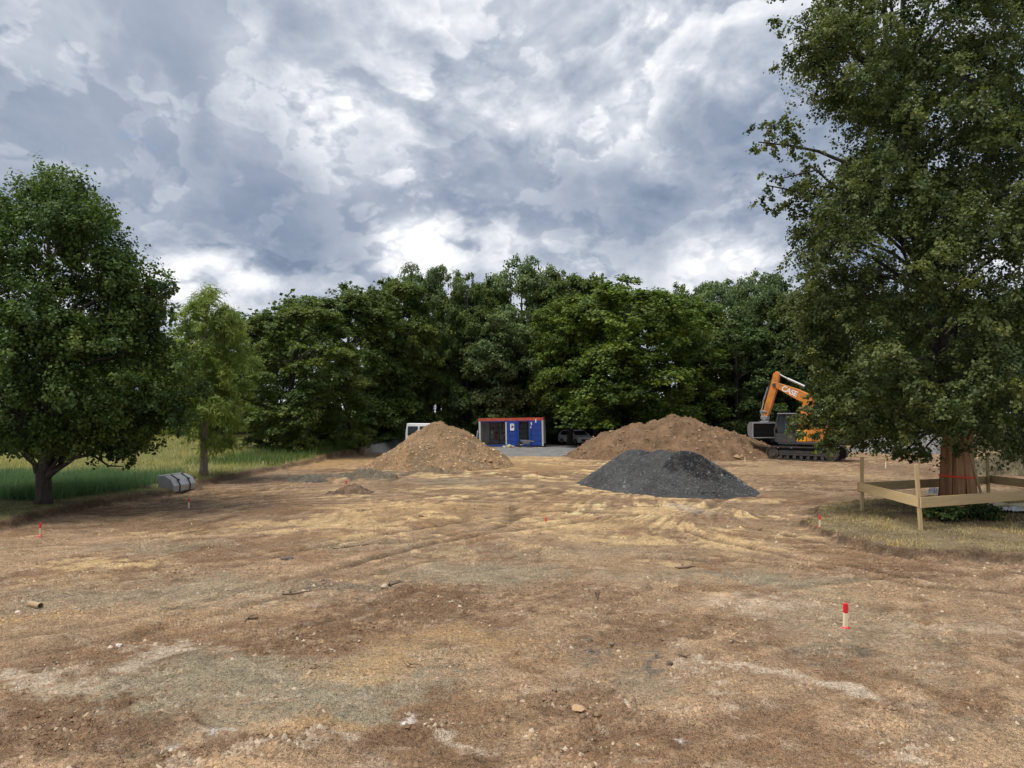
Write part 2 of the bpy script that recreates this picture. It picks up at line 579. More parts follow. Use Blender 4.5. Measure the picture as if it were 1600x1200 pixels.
L['lawn'] = mat_leaf('grass_dry_lawn', (0.15, 0.13, 0.055), (0.40, 0.33, 0.165), 0.25, 0.7)
L['edge'] = mat_leaf('grass_edge', (0.04, 0.075, 0.018), (0.10, 0.15, 0.04), 0.3, 0.6)

# ------------------------------------------------------------------ terrain
EDGE_L = [(-26, 8)] + [G(px, py, 0.1) for px, py in
          ((0, 822), (60, 806), (120, 792), (190, 781), (262, 771), (292, 763), (345, 748), (400, 738), (450, 728), (520, 714), (585, 704))] + [(-9, 74), (-9, 200)]
EDGE_L = np.array(EDGE_L)
ISLE = [G(px, py, 0.1) for px, py in ((1330, 783), (1292, 791), (1276, 806), (1285, 822), (1318, 838), (1372, 852), (1450, 862), (1600, 869))]
ISLE = np.array(ISLE + [(19, 16.6), (27, 17.5), (30, 24), (26, 28.5), (18, 29.0)])


def poly_sd(x, y, P, closed=True):
    """signed distance to a polygon (inside positive)"""
    n = len(P)
    d = np.full(x.shape, 1e9)
    inside = np.zeros(x.shape, bool)
    for i in range(n if closed else n - 1):
        ax, ay = P[i]
        bx, by = P[(i + 1) % n]
        ex, ey = bx - ax, by - ay
        t = np.clip(((x - ax) * ex + (y - ay) * ey) / (ex * ex + ey * ey), 0, 1)
        d = np.minimum(d, np.hypot(x - ax - t * ex, y - ay - t * ey))
        c = ((ay > y) != (by > y)) & (x < (bx - ax) * (y - ay) / (by - ay + 1e-12) + ax)
        inside ^= c
    return np.where(inside, d, -d)


def edge_noise(x, y):
    return 0.35 * fbm(x, y, 0.5, 3, 5) + 0.13 * fbm(x, y, 3.1, 3, 9)


def left_sd(x, y):
    ex = np.interp(y, EDGE_L[:, 1], EDGE_L[:, 0])
    return np.clip(ex - x, -50, 50) + edge_noise(x, y)


def isle_sd(x, y):
    return poly_sd(x, y, ISLE) + 1.6 * edge_noise(x + 40, y) + 0.12 * fbm(x, y, 1.4, 3, 19)


# patches of the excavated floor: (photo x, photo y, half width, half height in photo pixels, kind, strength)
SOIL = dict(brown=(0.395, 0.264, 0.160), rust=(0.270, 0.158, 0.086), sand=(0.70, 0.49, 0.255), orange=(0.52, 0.325, 0.15), grey=(0.330, 0.275, 0.188),
            churn=(0.205, 0.122, 0.070), pale=(0.64, 0.52, 0.39), chalk=(0.74, 0.67, 0.60), dgrey=(0.185, 0.158, 0.122))
PATCH = [
    (370, 1065, 330, 75, 'grey', 0.95), (560, 1090, 170, 50, 'grey', 0.8), (250, 925, 330, 28, 'grey', 0.7), (760, 897, 150, 26, 'grey', 0.8),
    (1330, 975, 160, 70, 'grey', 0.5), (1100, 900, 180, 14, 'grey', 0.6), (1010, 1070, 70, 40, 'grey', 0.55), (1240, 905, 120, 14, 'grey', 0.7), (560, 850, 120, 10, 'grey', 0.5),
    (660, 945, 190, 42, 'churn', 0.85), (500, 992, 150, 26, 'churn', 0.9), (110, 1120, 180, 38, 'churn', 0.9), (330, 1175, 330, 26, 'churn', 0.8),
    (640, 1180, 190, 26, 'churn', 0.8), (890, 1100, 120, 70, 'churn', 0.75), (925, 935, 110, 30, 'churn', 0.6), (1020, 985, 120, 28, 'churn', 0.7),
    (1480, 893, 240, 14, 'churn', 0.8), (1430, 1105, 170, 30, 'churn', 0.7), (1080, 1160, 190, 40, 'churn', 0.6), (935, 1008, 40, 16, 'dgrey', 0.9), (1050, 1045, 28, 14, 'dgrey', 0.9),
    (560, 912, 130, 9, 'dgrey', 0.7), (1270, 1010, 60, 14, 'dgrey', 0.5), (1480, 1150, 140, 30, 'dgrey', 0.4), (1330, 790, 90, 10, 'churn', 0.5), (200, 1020, 150, 25, 'churn', 0.5),
    (560, 1037, 110, 18, 'orange', 0.55), (470, 1140, 110, 22, 'orange', 0.5), (700, 1010, 160, 24, 'orange', 0.45), (60, 960, 120, 16, 'orange', 0.5),
    (250, 1015, 50, 22, 'pale', 0.7), (110, 1065, 110, 18, 'pale', 0.45), (1190, 1068, 85, 17, 'pale', 0.7), (1310, 1088, 70, 17, 'pale', 0.8),
    (640, 1152, 45, 13, 'chalk', 0.9), (300, 1140, 42, 8, 'chalk', 0.6), (400, 1182, 60, 9, 'pale', 0.6), (250, 1195, 110, 12, 'pale', 0.5), (500, 1172, 40, 10, 'pale', 0.7),
    (760, 1182, 60, 14, 'pale', 0.7), (1395, 1190, 60, 12, 'pale', 0.7), (1105, 1172, 12, 5, 'chalk', 0.9), (180, 880, 110, 9, 'sand', 0.85), (60, 1055, 50, 10, 'pale', 0.6),
    (1170, 945, 130, 14, 'pale', 0.4), (1040, 880, 60, 6, 'sand', 0.6), (1500, 985, 110, 16, 'pale', 0.35), (900, 1060, 60, 10, 'pale', 0.3),
    (860, 800, 330, 46, 'sand', 0.15), (1150, 845, 75, 11, 'sand', 0.8), (990, 842, 70, 6, 'sand', 0.8), (710, 862, 60, 6, 'sand', 0.6), (560, 840, 70, 10, 'sand', 0.7), (430, 820, 90, 6, 'sand', 0.7),
    (905, 822, 75, 12, 'sand', 0.75), (1010, 800, 55, 10, 'sand', 0.8), (1075, 795, 30, 10, 'pale', 0.7), (300, 832, 120, 5, 'sand', 0.6), (650, 790, 130, 8, 'sand', 0.5),
    (510, 722, 85, 10, 'orange', 0.9), (830, 718, 95, 9, 'sand', 0.6), (840, 730, 120, 10, 'orange', 0.55), (640, 800, 150, 22, 'orange', 0.35), (1250, 735, 160, 8, 'sand', 0.35),
    (110, 905, 110, 10, 'sand', 0.3), (250, 855, 180, 8, 'grey', 0.5), (700, 752, 120, 6, 'grey', 0.6), (480, 745, 90, 5, 'dgrey', 0.8), (600, 740, 70, 4, 'dgrey', 0.8), (880, 862, 300, 10, 'grey', 0.45),
    (1480, 735, 150, 10, 'churn', 0.5), (1420, 760, 120, 8, 'brown', 0.5), (340, 790, 130, 6, 'dgrey', 0.35), (1320, 755, 120, 6, 'churn', 0.4),
]


def scrape(x, y):
    """long strokes left by tracks and bucket edges: stretched noise whose direction wanders"""
    out = 0
    for k, (sd, wgt) in enumerate(((511, 1.0), (541, 0.8))):
        th = (0.25, -0.55)[k] + 1.3 * fbm(x, y, 0.05, 2, sd)
        u, v = x * np.cos(th) + y * np.sin(th), -x * np.sin(th) + y * np.cos(th)
        out = out + wgt * fbm(u * 0.22, v * 1.9, 1.0, 4, sd + 3, 0.6) * sstep(fbm(x, y, 0.16, 2, sd + 9), -0.35, 0.25)
    return out


def soil_fields(x, y):
    """colour and churn of the excavated floor"""
    wx = x + 0.55 * fbm(x, y, 0.7, 4, 31) + 0.2 * fbm(x, y, 3.0, 3, 36)
    wy = y + 0.75 * fbm(x, y, 0.6, 4, 41) + 0.25 * fbm(x, y, 2.6, 3, 46)
    n = fbm(x, y, 0.33, 5, 3)
    c = np.array(SOIL['brown'])[None, :] * (1 + 0.20 * n)[:, None]
    far = sstep(y, 15, 24) * (1 - sstep(y, 50, 62))
    scr = scrape(x, y)
    c = c * (1 - 0.13 * far)[:, None]                         # firmer, browner subsoil in the middle of the site
    streak = fbm(x * 0.7 + 0.4 * fbm(x, y, 0.3, 2, 7), y * 0.9, 0.42, 5, 77, 0.6) + 0.42 * scr
    sandy = (0.12 + 0.88 * far) * sstep(streak, 0.16, 0.32) * (0.30 + 0.62 * sstep(-np.abs(x - 1.5) + 9, -3, 5))
    c = c * (1 - sandy[:, None]) + np.array(SOIL['sand']) * sandy[:, None]
    rust = sstep(fbm(x, y, 0.3, 5, 177, 0.62) - 0.35 * scr, 0.02, 0.40)[:, None] * 0.7
    c = c * (1 - rust) + np.array(SOIL['rust']) * rust
    c = c * (1 + (0.16 + 0.26 * far) * np.clip(scr, -1, 1))[:, None]
    churn = np.clip(0.25 + 0.5 * fbm(x, y, 0.8, 3, 55), 0, 1) * (1 - 0.6 * far)
    pn = 0.45 * fbm(x, y, 4.5, 4, 201, 0.65)
    for px, py, rx, ry, kind, s in PATCH:
        cx, cy = G(px, py)
        rr = rx * cy / F
        ra, rb = G(px, py - ry)[1] - cy, cy - G(px, py + ry)[1]
        ryw = 0.5 * (ra + rb)
        d = np.sqrt(((wx - cx) / rr) ** 2 + ((wy - cy) / ryw) ** 2)
        m = (1 - sstep(d + pn, 0.35, 1.2)) * s
        c = c * (1 - m[:, None]) + np.array(SOIL[kind]) * m[:, None]
        if kind in ('churn', 'dgrey'):
            churn = np.maximum(churn, m)
        elif kind in ('pale', 'chalk', 'sand'):
            churn = churn * (1 - 0.85 * m)
    # fine pale flecks and darker scuffs
    fl = sstep(fbm(x * 0.8, y, 2.3, 4, 91, 0.6), 0.42, 0.8) * (1 - far * 0.4)
    c = c * (1 - 0.26 * fl[:, None]) + np.array(SOIL['pale']) * 0.26 * fl[:, None]
    sc = sstep(fbm(x, y, 1.7, 4, 131, 0.6), 0.30, 0.75)
    c = c * (1 - 0.22 * sc[:, None])
    return c, churn


# tyre and track ruts: polylines in photo pixels on the floor
RUTS = [[(430, 860), (560, 852), (720, 838), (800, 815), (800, 790)], [(560, 800), (690, 785), (800, 770), (850, 758)], [(600, 850), (740, 845), (830, 800)],
        [(1600, 1130), (1480, 1090), (1380, 1060)], [(0, 1000), (120, 985), (280, 950), (430, 905), (600, 865)],
        [(0, 1030), (140, 1012), (310, 970), (470, 920), (640, 880)], [(1180, 760), (1130, 780), (1080, 806)], [(1500, 900), (1300, 905), (1150, 935), (1090, 1000)],
        [(450, 985), (560, 960), (640, 925), (650, 915)], [(1600, 925), (1420, 915), (1270, 880), (1000, 870)], [(250, 760), (420, 752), (640, 758), (800, 752)]]


_r = random.Random(17)
for _k in range(9):
    _cx, _cy, _rad, _a0 = _r.uniform(-9, 9), _r.uniform(18, 42), _r.uniform(8, 26), _r.uniform(0, 6.28)
    _sp = _r.uniform(0.35, 0.8)
    for _g in (0, 2.1):
        _pts = [(_cx + (_rad + _g) * (math.cos(_a0 + _sp * t) - math.cos(_a0)), _cy + (_rad + _g) * (math.sin(_a0 + _sp * t) - math.sin(_a0))) for t in (0, .25, .5, .75, 1)]
        RUTS.append(('m', [(p[0] + _g * math.cos(_a0), p[1] + _g * math.sin(_a0)) for p in _pts]))


RUT_LINES = []
for R_ in RUTS:
    Q_ = np.array(R_[1]) if R_[0] == 'm' else np.array([G(px, py) for px, py in R_])
    for _ in range(2):                                       # Chaikin smoothing
        a_, b_ = Q_[:-1] * 0.75 + Q_[1:] * 0.25, Q_[:-1] * 0.25 + Q_[1:] * 0.75
        Q_ = np.vstack([Q_[:1], np.stack([a_, b_], 1).reshape(-1, 2), Q_[-1:]])
    RUT_LINES.append(Q_)


def rut_depth(x, y):
    z = np.zeros(x.shape)
    for Q in RUT_LINES:
        (x0, y0), (x1, y1) = Q.min(0) - 1.0, Q.max(0) + 1.0
        k = np.nonzero((x > x0) & (x < x1) & (y > y0) & (y < y1))[0]
        if not len(k):
            continue
        w = 0.10 + 0.0035 * y[k]
        d = np.abs(poly_sd(x[k], y[k], Q, closed=False)) + 0.05 * fbm(x[k], y[k], 2.5, 2, 8)
        z[k] += (0.55 + 0.45 * sstep(y[k], 13, 20)) * (-0.045 * np.exp(-(d / w) ** 2) + 0.026 * np.exp(-((d - 2.0 * w) / (0.7 * w)) ** 2))
    return z


def site_z(x, y, detail=True, churn=None, ruts=None):
    z = 0.05 * fbm(x, y, 0.14, 3, 1) + 0.028 * fbm(x, y, 0.6, 3, 2)
    if detail:
        ch = 0.4 if churn is None else churn
        near = 1 - sstep(y, 24, 45)
        z = z + (0.016 * fbm(x, y, 2.4, 3, 13)) * near
        z = z + ch * near * (0.045 * (np.abs(fbm(x, y, 3.3, 3, 23, 0.6)) - 0.25) + 0.034 * fbm(x, y, 8.0, 2, 29, 0.6))
        z = z + 0.022 * scrape(x, y) * (1 - sstep(y, 40, 60))
        z = z + (rut_depth(x, y) if ruts is None else ruts)
    return z


def bank_h(x, y, sl, si):
    rise = np.where(y > 45, 0.25 + np.clip((y - 45) * 0.02, 0, 0.6), 0.25)
    return rise * sstep(sl, -0.25, 0.22) + 0.16 * sstep(si, -0.30, 0.22)


def ground_z(x, y):
    """level of the ground at single points (objects stand on it)"""
    x, y = np.atleast_1d(np.asarray(x, float)), np.atleast_1d(np.asarray(y, float))
    z = site_z(x, y) + bank_h(x, y, left_sd(x, y), isle_sd(x, y))
    return z


def gz(x, y):
    return float(ground_z(x, y)[0])


YARD = np.array([G(500, 703), G(560, 706), G(700, 714), G(790, 712.5), G(905, 713), G(1010, 706), (30, 67), (30, 74), (-12, 74)])


def build_ground():
    ys = [-8, -2, 2, 4, 5.0, 5.6]
    while ys[-1] < 72:
        ys.append(ys[-1] + max(0.034, 0.00024 * ys[-1] ** 2))
    while ys[-1] < 900:
        ys.append(ys[-1] * 1.09)
    ys = np.array(ys)
    nc = 500
    u = np.linspace(-1, 1, nc)
    X = u[None, :] * (3.5 + 0.80 * np.maximum(ys, 0) + 0.002 * np.maximum(ys - 60, 0) ** 2)[:, None]
    Y = np.repeat(ys[:, None], nc, 1)
    x, y = X.ravel(), Y.ravel()
    sl, si = left_sd(x, y), isle_sd(x, y)
    c, churn = soil_fields(x, y)
    ruts = rut_depth(x, y)
    z = site_z(x, y, True, churn, ruts) + bank_h(x, y, sl, si)
    c = c * (1 + 9.0 * np.clip(ruts, -0.06, 0.04))[:, None]     # darker in the ruts, paler on their shoulders
    # banks: dark topsoil at the cut, dry grass on top
    scarp = np.maximum(np.exp(-((sl + 0.02) / 0.22) ** 2), np.exp(-((si + 0.02) / 0.20) ** 2))
    cut = np.array((0.085, 0.055, 0.035))
    c = c * (1 - 0.85 * scarp[:, None]) + cut * 0.85 * scarp[:, None]
    z = z + 0.05 * scarp * fbm(x, y, 4.0, 3, 61)
    nl = fbm(x, y, 0.9, 4, 71)
    lawn = np.array((0.27, 0.21, 0.12))[None, :] * (1 + 0.35 * nl)[:, None]
    worn = sstep(fbm(x, y, 0.55, 4, 83), 0.05, 0.5)
    lawn = lawn * (1 - 0.5 * worn[:, None]) + np.array((0.20, 0.14, 0.085)) * 0.5 * worn[:, None]
    tr = np.hypot(x - 14.3, y - 23.6)
    bare = (1 - sstep(tr, 1.2, 4.2))[:, None] * 0.7  # the tree's shade, put into the lawn colour round the trunk
    lawn = lawn * (1 - bare) + np.array((0.10, 0.075, 0.05)) * bare
    mi = sstep(si, 0.08, 0.3)[:, None]
    c = c * (1 - mi) + lawn * mi
    mead = np.array((0.24, 0.23, 0.10))[None, :] * (1 + 0.35 * nl)[:, None]
    lawn2 = np.array((0.20, 0.19, 0.075))[None, :] * (1 + 0.3 * nl)[:, None]
    far = sstep(sl, 1.5, 3.0)[:, None]
    ml = sstep(sl, 0.1, 0.35)[:, None]
    c = c * (1 - ml) + (lawn2 * (1 - far) + mead * far) * ml
    # grey gravel yard in front of the container, leaf litter under the wood
    yd = poly_sd(x, y, YARD) + 0.5 * fbm(x, y, 0.5, 3, 88)
    my = sstep(yd, -0.5, 0.5)[:, None]
    c = c * (1 - my) + (np.array((0.29, 0.285, 0.275))[None, :] * (1 + 0.2 * nl)[:, None]) * my
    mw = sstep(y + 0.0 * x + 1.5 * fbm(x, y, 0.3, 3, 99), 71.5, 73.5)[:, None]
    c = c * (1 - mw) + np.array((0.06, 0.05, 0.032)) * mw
    c = np.clip(c, 0.01, 0.85)
    nr = len(ys)
    idx = np.arange(nr * nc).reshape(nr, nc)
    f = np.stack([idx[:-1, :-1], idx[:-1, 1:], idx[1:, 1:], idx[1:, :-1]], -1).reshape(-1, 4)
    V = np.stack([x, y, z], 1)
    C = np.concatenate([c, np.ones((len(c), 1))], 1)
    cx, cy = x[f].mean(1), y[f].mean(1)
    fm = lambda a: a[f].mean(1)
    reg = np.zeros(len(f), int)
    reg[fm(my[:, 0]) > 0.5] = 1
    reg[fm(sl) > 0.0] = 2
    reg[fm(si) > 0.0] = 3
    reg[(fm(mw[:, 0]) > 0.5)] = 4
    for k, nm in ((0, 'ground'), (1, 'gravel_yard'), (2, 'meadow'), (3, 'lawn'), (4, 'woodland_floor')):
        ff = f[reg == k]
        if not len(ff):
            continue
        used, inv = np.unique(ff, return_inverse=True)
        me = np_mesh(nm, V[used], inv.reshape(-1, 4), True, {'Col': ('FLOAT_COLOR', C[used])})
        tag(link(nm, me, M['ground']), kind='structure')


build_ground()

# ------------------------------------------------------------------ leaves, grass, trees


def leaf_mesh(name, P, N, T, Ls, Ws, tone, mat):
    """one two-triangle folded leaf per row: P centre, N normal, T direction of the midrib"""
    n = len(P)
    T = T - N * (T * N).sum(1, keepdims=True)
    T /= np.linalg.norm(T, axis=1, keepdims=True) + 1e-9
    B = np.cross(N, T)
    Ls, Ws = Ls[:, None], Ws[:, None]
    v = np.empty((n, 4, 3))
    v[:, 0] = P - T * Ls * 0.5
    v[:, 1] = P + B * Ws * 0.5 - N * Ws * 0.14
    v[:, 2] = P + T * Ls * 0.5
    v[:, 3] = P - B * Ws * 0.5 - N * Ws * 0.14
    i = np.arange(n)[:, None] * 4
    f = np.concatenate([i + [0, 1, 2], i + [0, 2, 3]], 1).reshape(-1, 3)
    return np_mesh(name, v.reshape(-1, 3), f, False, {'tone': ('FLOAT', np.repeat(tone, 4))})


def unit(rng, n):
    v = rng.normal(size=(n, 3))
    return v / np.linalg.norm(v, axis=1, keepdims=True)


def foliage(rng, C, R, n_leaves, leaf, flat=0.8, twigs=12, droop=0.0, ups=0.5, twig_r=0.24, elong=0.0, jitter=0.35):
    """leaves on twigs on clumps; C (m,3) clump centres, R (m,) radii"""
    w = R ** 2.2
    pk = rng.choice(len(C), size=len(C) * twigs, p=w / w.sum())
    u = unit(rng, len(pk))
    u[:, 2] = np.where(u[:, 2] < -0.35, -u[:, 2], u[:, 2])
    s = rng.uniform(0.35, 1.0, len(pk)) ** 0.6
    TC = C[pk] + u * (s * R[pk])[:, None] * np.array([1, 1, flat])
    TC[:, 2] -= max(droop, -0.3) * (s * R[pk]) * rng.uniform(0, 1, len(pk))
    ttone = rng.normal(0.48, 0.20, len(pk)) + rng.normal(0, 0.13, len(C))[pk]
    lt = rng.integers(0, len(pk), n_leaves)
    off = rng.normal(size=(n_leaves, 3)) * (twig_r * R[pk][lt])[:, None]
    off[:, 2] *= 0.75
    if elong:
        out = u[lt] * [1, 1, 0.2]
        out[:, 2] -= droop
        out /= np.linalg.norm(out, axis=1, keepdims=True) + 1e-9
        off += out * (rng.uniform(-1, 1, n_leaves) * elong * R[pk][lt])[:, None]
    P = TC[lt] + off
    N = u[lt] * 0.75 + np.array([0, 0, ups]) + rng.normal(size=(n_leaves, 3)) * 0.55
    N /= np.linalg.norm(N, axis=1, keepdims=True)
    T = u[lt] + rng.normal(size=(n_leaves, 3)) * 0.6
    T[:, 2] -= droop
    sz = rng.uniform(1 - jitter, 1 + jitter, n_leaves)
    tone = np.clip(ttone[lt] + rng.normal(0, 0.10, n_leaves), 0, 1)
    return P, N, T, leaf[0] * sz, leaf[1] * sz, tone


def env_clumps(rng, n, z0, z1, prof, cr, shell=0.35, squash=(1, 1), lumps=0.16, lean=(0, 0)):
    """clump centres in an outline of revolution; prof = [(height 0..1, radius)]"""
    ph = rng.uniform(0, 6.28, 4)
    pt = np.array(prof)
    C, R = [], []
    tt = np.linspace(0, 1, 60)
    pr = np.interp(tt, pt[:, 0], pt[:, 1])
    cum = np.cumsum(pr ** 1.3)
    cum /= cum[-1]
    while len(C) < n:
        t = float(np.interp(rng.uniform(), cum, tt))
        th = rng.uniform(0, 2 * math.pi)
        r0 = float(np.interp(t, pt[:, 0], pt[:, 1]))
        r0 *= 1 + lumps * (math.sin(2 * th + ph[0] + 3 * t) + 0.7 * math.sin(3 * th + ph[1] - 5 * t) + 0.5 * math.sin(5 * th + ph[2] + 9 * t)) * 0.6
        c = cr * rng.uniform(0.65, 1.35)
        rho = max(0.0, r0 - 0.7 * c) * math.sqrt(rng.uniform(shell, 1))
        C.append((math.cos(th) * rho * squash[0] + lean[0] * t, math.sin(th) * rho * squash[1] + lean[1] * t, z0 + t * (z1 - z0) - (0.3 * c if t > 0.85 else 0)))
        R.append(c)
    return np.array(C), np.array(R)


def limb_pts(rng, a, b, sag=0.0, n=5):
    a, b = Vector(a), Vector(b)
    L_ = (b - a).length
    pts = []
    for i in range(n + 1):
        t = i / n
        p = a.lerp(b, t)
        p.z += L_ * (0.16 + sag) * math.sin(math.pi * t) * (1 if b.z > a.z else 0.6)
        if 0 < i < n:
            p += Vector(rng.normal(size=3)) * L_ * 0.025
        pts.append(p)
    return pts


def make_tree(name, label, base, axis, radii, C, R, n_leaves, leaf, mat, bark, seed, group=None, limbs=24, limb_r=0.1, fol=None, sides=8, limb_from=0.15, cat='tree', limb_targets=None):
    rng = np.random.default_rng(seed)
    root = empty(name, base)
    tag(root, label, cat, group)
    m = MB()
    m.tube(axis, radii, sides + 2)
    ax = [Vector(p) for p in axis]
    tot = ax[-1].z
    pick = limb_targets if limb_targets is not None else [C[i] for i in rng.choice(len(C), min(limbs, len(C)), replace=False)]
    for c in pick:
        c = Vector(c)
        hz = max(limb_from * tot, min(c.z - 0.45 * math.hypot(c.x, c.y), tot * 0.96))
        for i in range(len(ax) - 1):
            if ax[i].z <= hz <= ax[i + 1].z:
                t = (hz - ax[i].z) / (ax[i + 1].z - ax[i].z)
                a = ax[i].lerp(ax[i + 1], t)
                ra = radii[i] * (1 - t) + radii[i + 1] * t
                break
        else:
            a, ra = ax[-1], radii[-1]
        r0 = min(ra * 0.75, limb_r * (0.7 + 0.08 * (c - a).length))
        pts = limb_pts(rng, a, c)
        m.tube(pts, [r0 * (1 - 0.85 * k / (len(pts) - 1)) + 0.006 for k in range(len(pts))], max(5, sides - 2))
    m.build('trunk', bark, root, smooth=True)
    P, N, T, Ls, Ws, tone = foliage(rng, C, R, n_leaves, leaf, **(fol or {}))
    link('crown', leaf_mesh('crown', P, N, T, Ls, Ws, tone, mat), mat, root)
    return root


def blades(name, P, hgt, wid, lean, tone, mat, rng, label=None, fine=False):
    """one bent blade of grass (three triangles) for each row of P"""
    n = len(P)
    th = rng.uniform(0, 2 * math.pi, n)
    d = np.stack([np.cos(th), np.sin(th), np.zeros(n)], 1)
    s = np.stack([-np.sin(th), np.cos(th), np.zeros(n)], 1) * (wid / 2)[:, None]
    up = np.array([0, 0, 1.0])
    mid = P + up * (hgt * 0.55)[:, None] + d * (lean * hgt * 0.25)[:, None]
    tip = P + up * hgt[:, None] * (1 - 0.25 * lean)[:, None] + d * (lean * hgt)[:, None]
    if fine:
        v = np.stack([P - s, P + s, mid + s * 0.8, mid - s * 0.8, tip], 1)
        i = np.arange(n)[:, None] * 5
        f = np.concatenate([i + [0, 1, 2], i + [0, 2, 3], i + [3, 2, 4]], 1).reshape(-1, 3)
    else:
        v = np.stack([P - s, P + s, tip], 1)
        f = np.arange(3 * n).reshape(-1, 3)
    me = np_mesh(name, v.reshape(-1, 3), f, False, {'tone': ('FLOAT', np.repeat(tone, v.shape[1]))})
    o = link(name, me, mat)
    tag(o, label, 'grass', kind='stuff')
    return o


# ---- the field maple on the left bank
def left_tree():
    rng = np.random.default_rng(11)
    x, y = G(67, 786, 0.26)
    z = gz(x, y) - 0.03
    prof = [(0, 3.4), (0.08, 4.4), (0.25, 4.75), (0.40, 4.3), (0.5, 3.55), (0.62, 3.45), (0.74, 3.05), (0.83, 2.5), (0.9, 1.85), (0.96, 1.05), (1, 0.3)]
    C, R = env_clumps(rng, 275, 1.7, 11.2, prof, 0.78, 0.45, lumps=0.08)
    C = np.vstack([C, [(2.3, -0.4, 1.5), (2.7, 0.0, 1.25), (2.0, 0.3, 1.9), (4.3, -0.5, 7.0), (3.9, 0.2, 7.4), (-1.3, -0.6, 1.75), (-0.6, -1.2, 2.1), (1.3, -1.6, 2.2), (4.9, 0.3, 5.2), (4.6, -0.6, 2.6), (5.0, 0.2, 3.4), (4.2, -1.2, 3.2), (4.9, -0.5, 4.3), (3.6, -0.8, 2.0), (-0.9, -1.4, 1.75), (0.9, -1.9, 1.85), (-1.8, -0.4, 1.7), (1.7, -1.2, 1.75), (0.2, -1.2, 2.3), (-2.6, 0.1, 1.7)]])
    R = np.concatenate([R, [0.55, 0.45, 0.6, 0.55, 0.6, 0.5, 0.6, 0.6, 0.8, 0.7, 0.7, 0.7, 0.7, 0.6, 0.55, 0.55, 0.55, 0.5, 0.6, 0.6]])
    root = make_tree('field_maple_tree', 'broad dark green tree with a low forked trunk on the left grass bank', (x, y, z),
                     [(0, 0, -0.1), (0.02, 0, 0.25), (0, 0, 0.95), (0.1, 0.05, 1.6), (0.0, 0.1, 3.2), (0.1, 0, 5.5), (0, 0, 8), (0, 0, 10.5)], [0.33, 0.25, 0.24, 0.25, 0.17, 0.13, 0.08, 0.03],
                     C, R, 158000, (0.112, 0.092), L['field_maple'], M['bark'], 12, limbs=55, limb_r=0.09, limb_from=0.13,
                     fol=dict(flat=1.1, twigs=14, droop=-0.9, ups=0.4, twig_r=0.145, elong=0.28))
    m = MB()
    for e in ((-1.2, 0.2, 2.3), (-0.7, -0.7, 2.9), (1.1, -0.3, 2.5), (1.4, 0.4, 2.6), (1.8, -0.2, 2.3), (0.6, -0.7, 3.0), (-0.4, 0.5, 3.2)):
        m.tube(limb_pts(rng, (0.03 * e[0], 0, 0.85), e, -0.22), [0.12, 0.09, 0.07, 0.055, 0.04, 0.02], 8)
    m.build('limb', M['bark'], root, smooth=True)


left_tree()


# ---- swamp cypress, pale and feathery
def cypress():
    rng = np.random.default_rng(21)
    x, y = G(318, 744, 0.26)
    z = gz(x, y) - 0.03
    prof = [(0, 1.7), (0.12, 2.35), (0.35, 2.2), (0.6, 2.0), (0.8, 1.5), (0.93, 0.85), (1, 0.15)]
    C, R = env_clumps(rng, 120, 1.5, 9.2, prof, 0.55, 0.25, lumps=0.3)
    C = np.vstack([C, [(2.1, -0.3, 3.4), (2.4, -0.2, 3.1), (1.9, -0.5, 2.3), (2.0, 0.2, 4.2)]])
    R = np.concatenate([R, [0.4, 0.35, 0.5, 0.5]])
    make_tree('swamp_cypress_tree', 'slim feathery yellow-green tree with a straight pale trunk by the meadow', (x, y, z),
              [(0, 0, -0.1), (0, 0, 0.4), (0, 0, 2), (0, 0, 5), (0, 0, 8.9)], [0.27, 0.19, 0.16, 0.10, 0.02],
              C, R, 46000, (0.27, 0.035), L['cypress'], M['bark_pale'], 22, limbs=40, limb_r=0.035,
              fol=dict(flat=0.9, twigs=10, droop=0.75, ups=0.4, twig_r=0.2, elong=0.35))


cypress()


# ---- the great linden on the right, trunk wrapped in boards
LIN = G(1497, 792, 0.2)


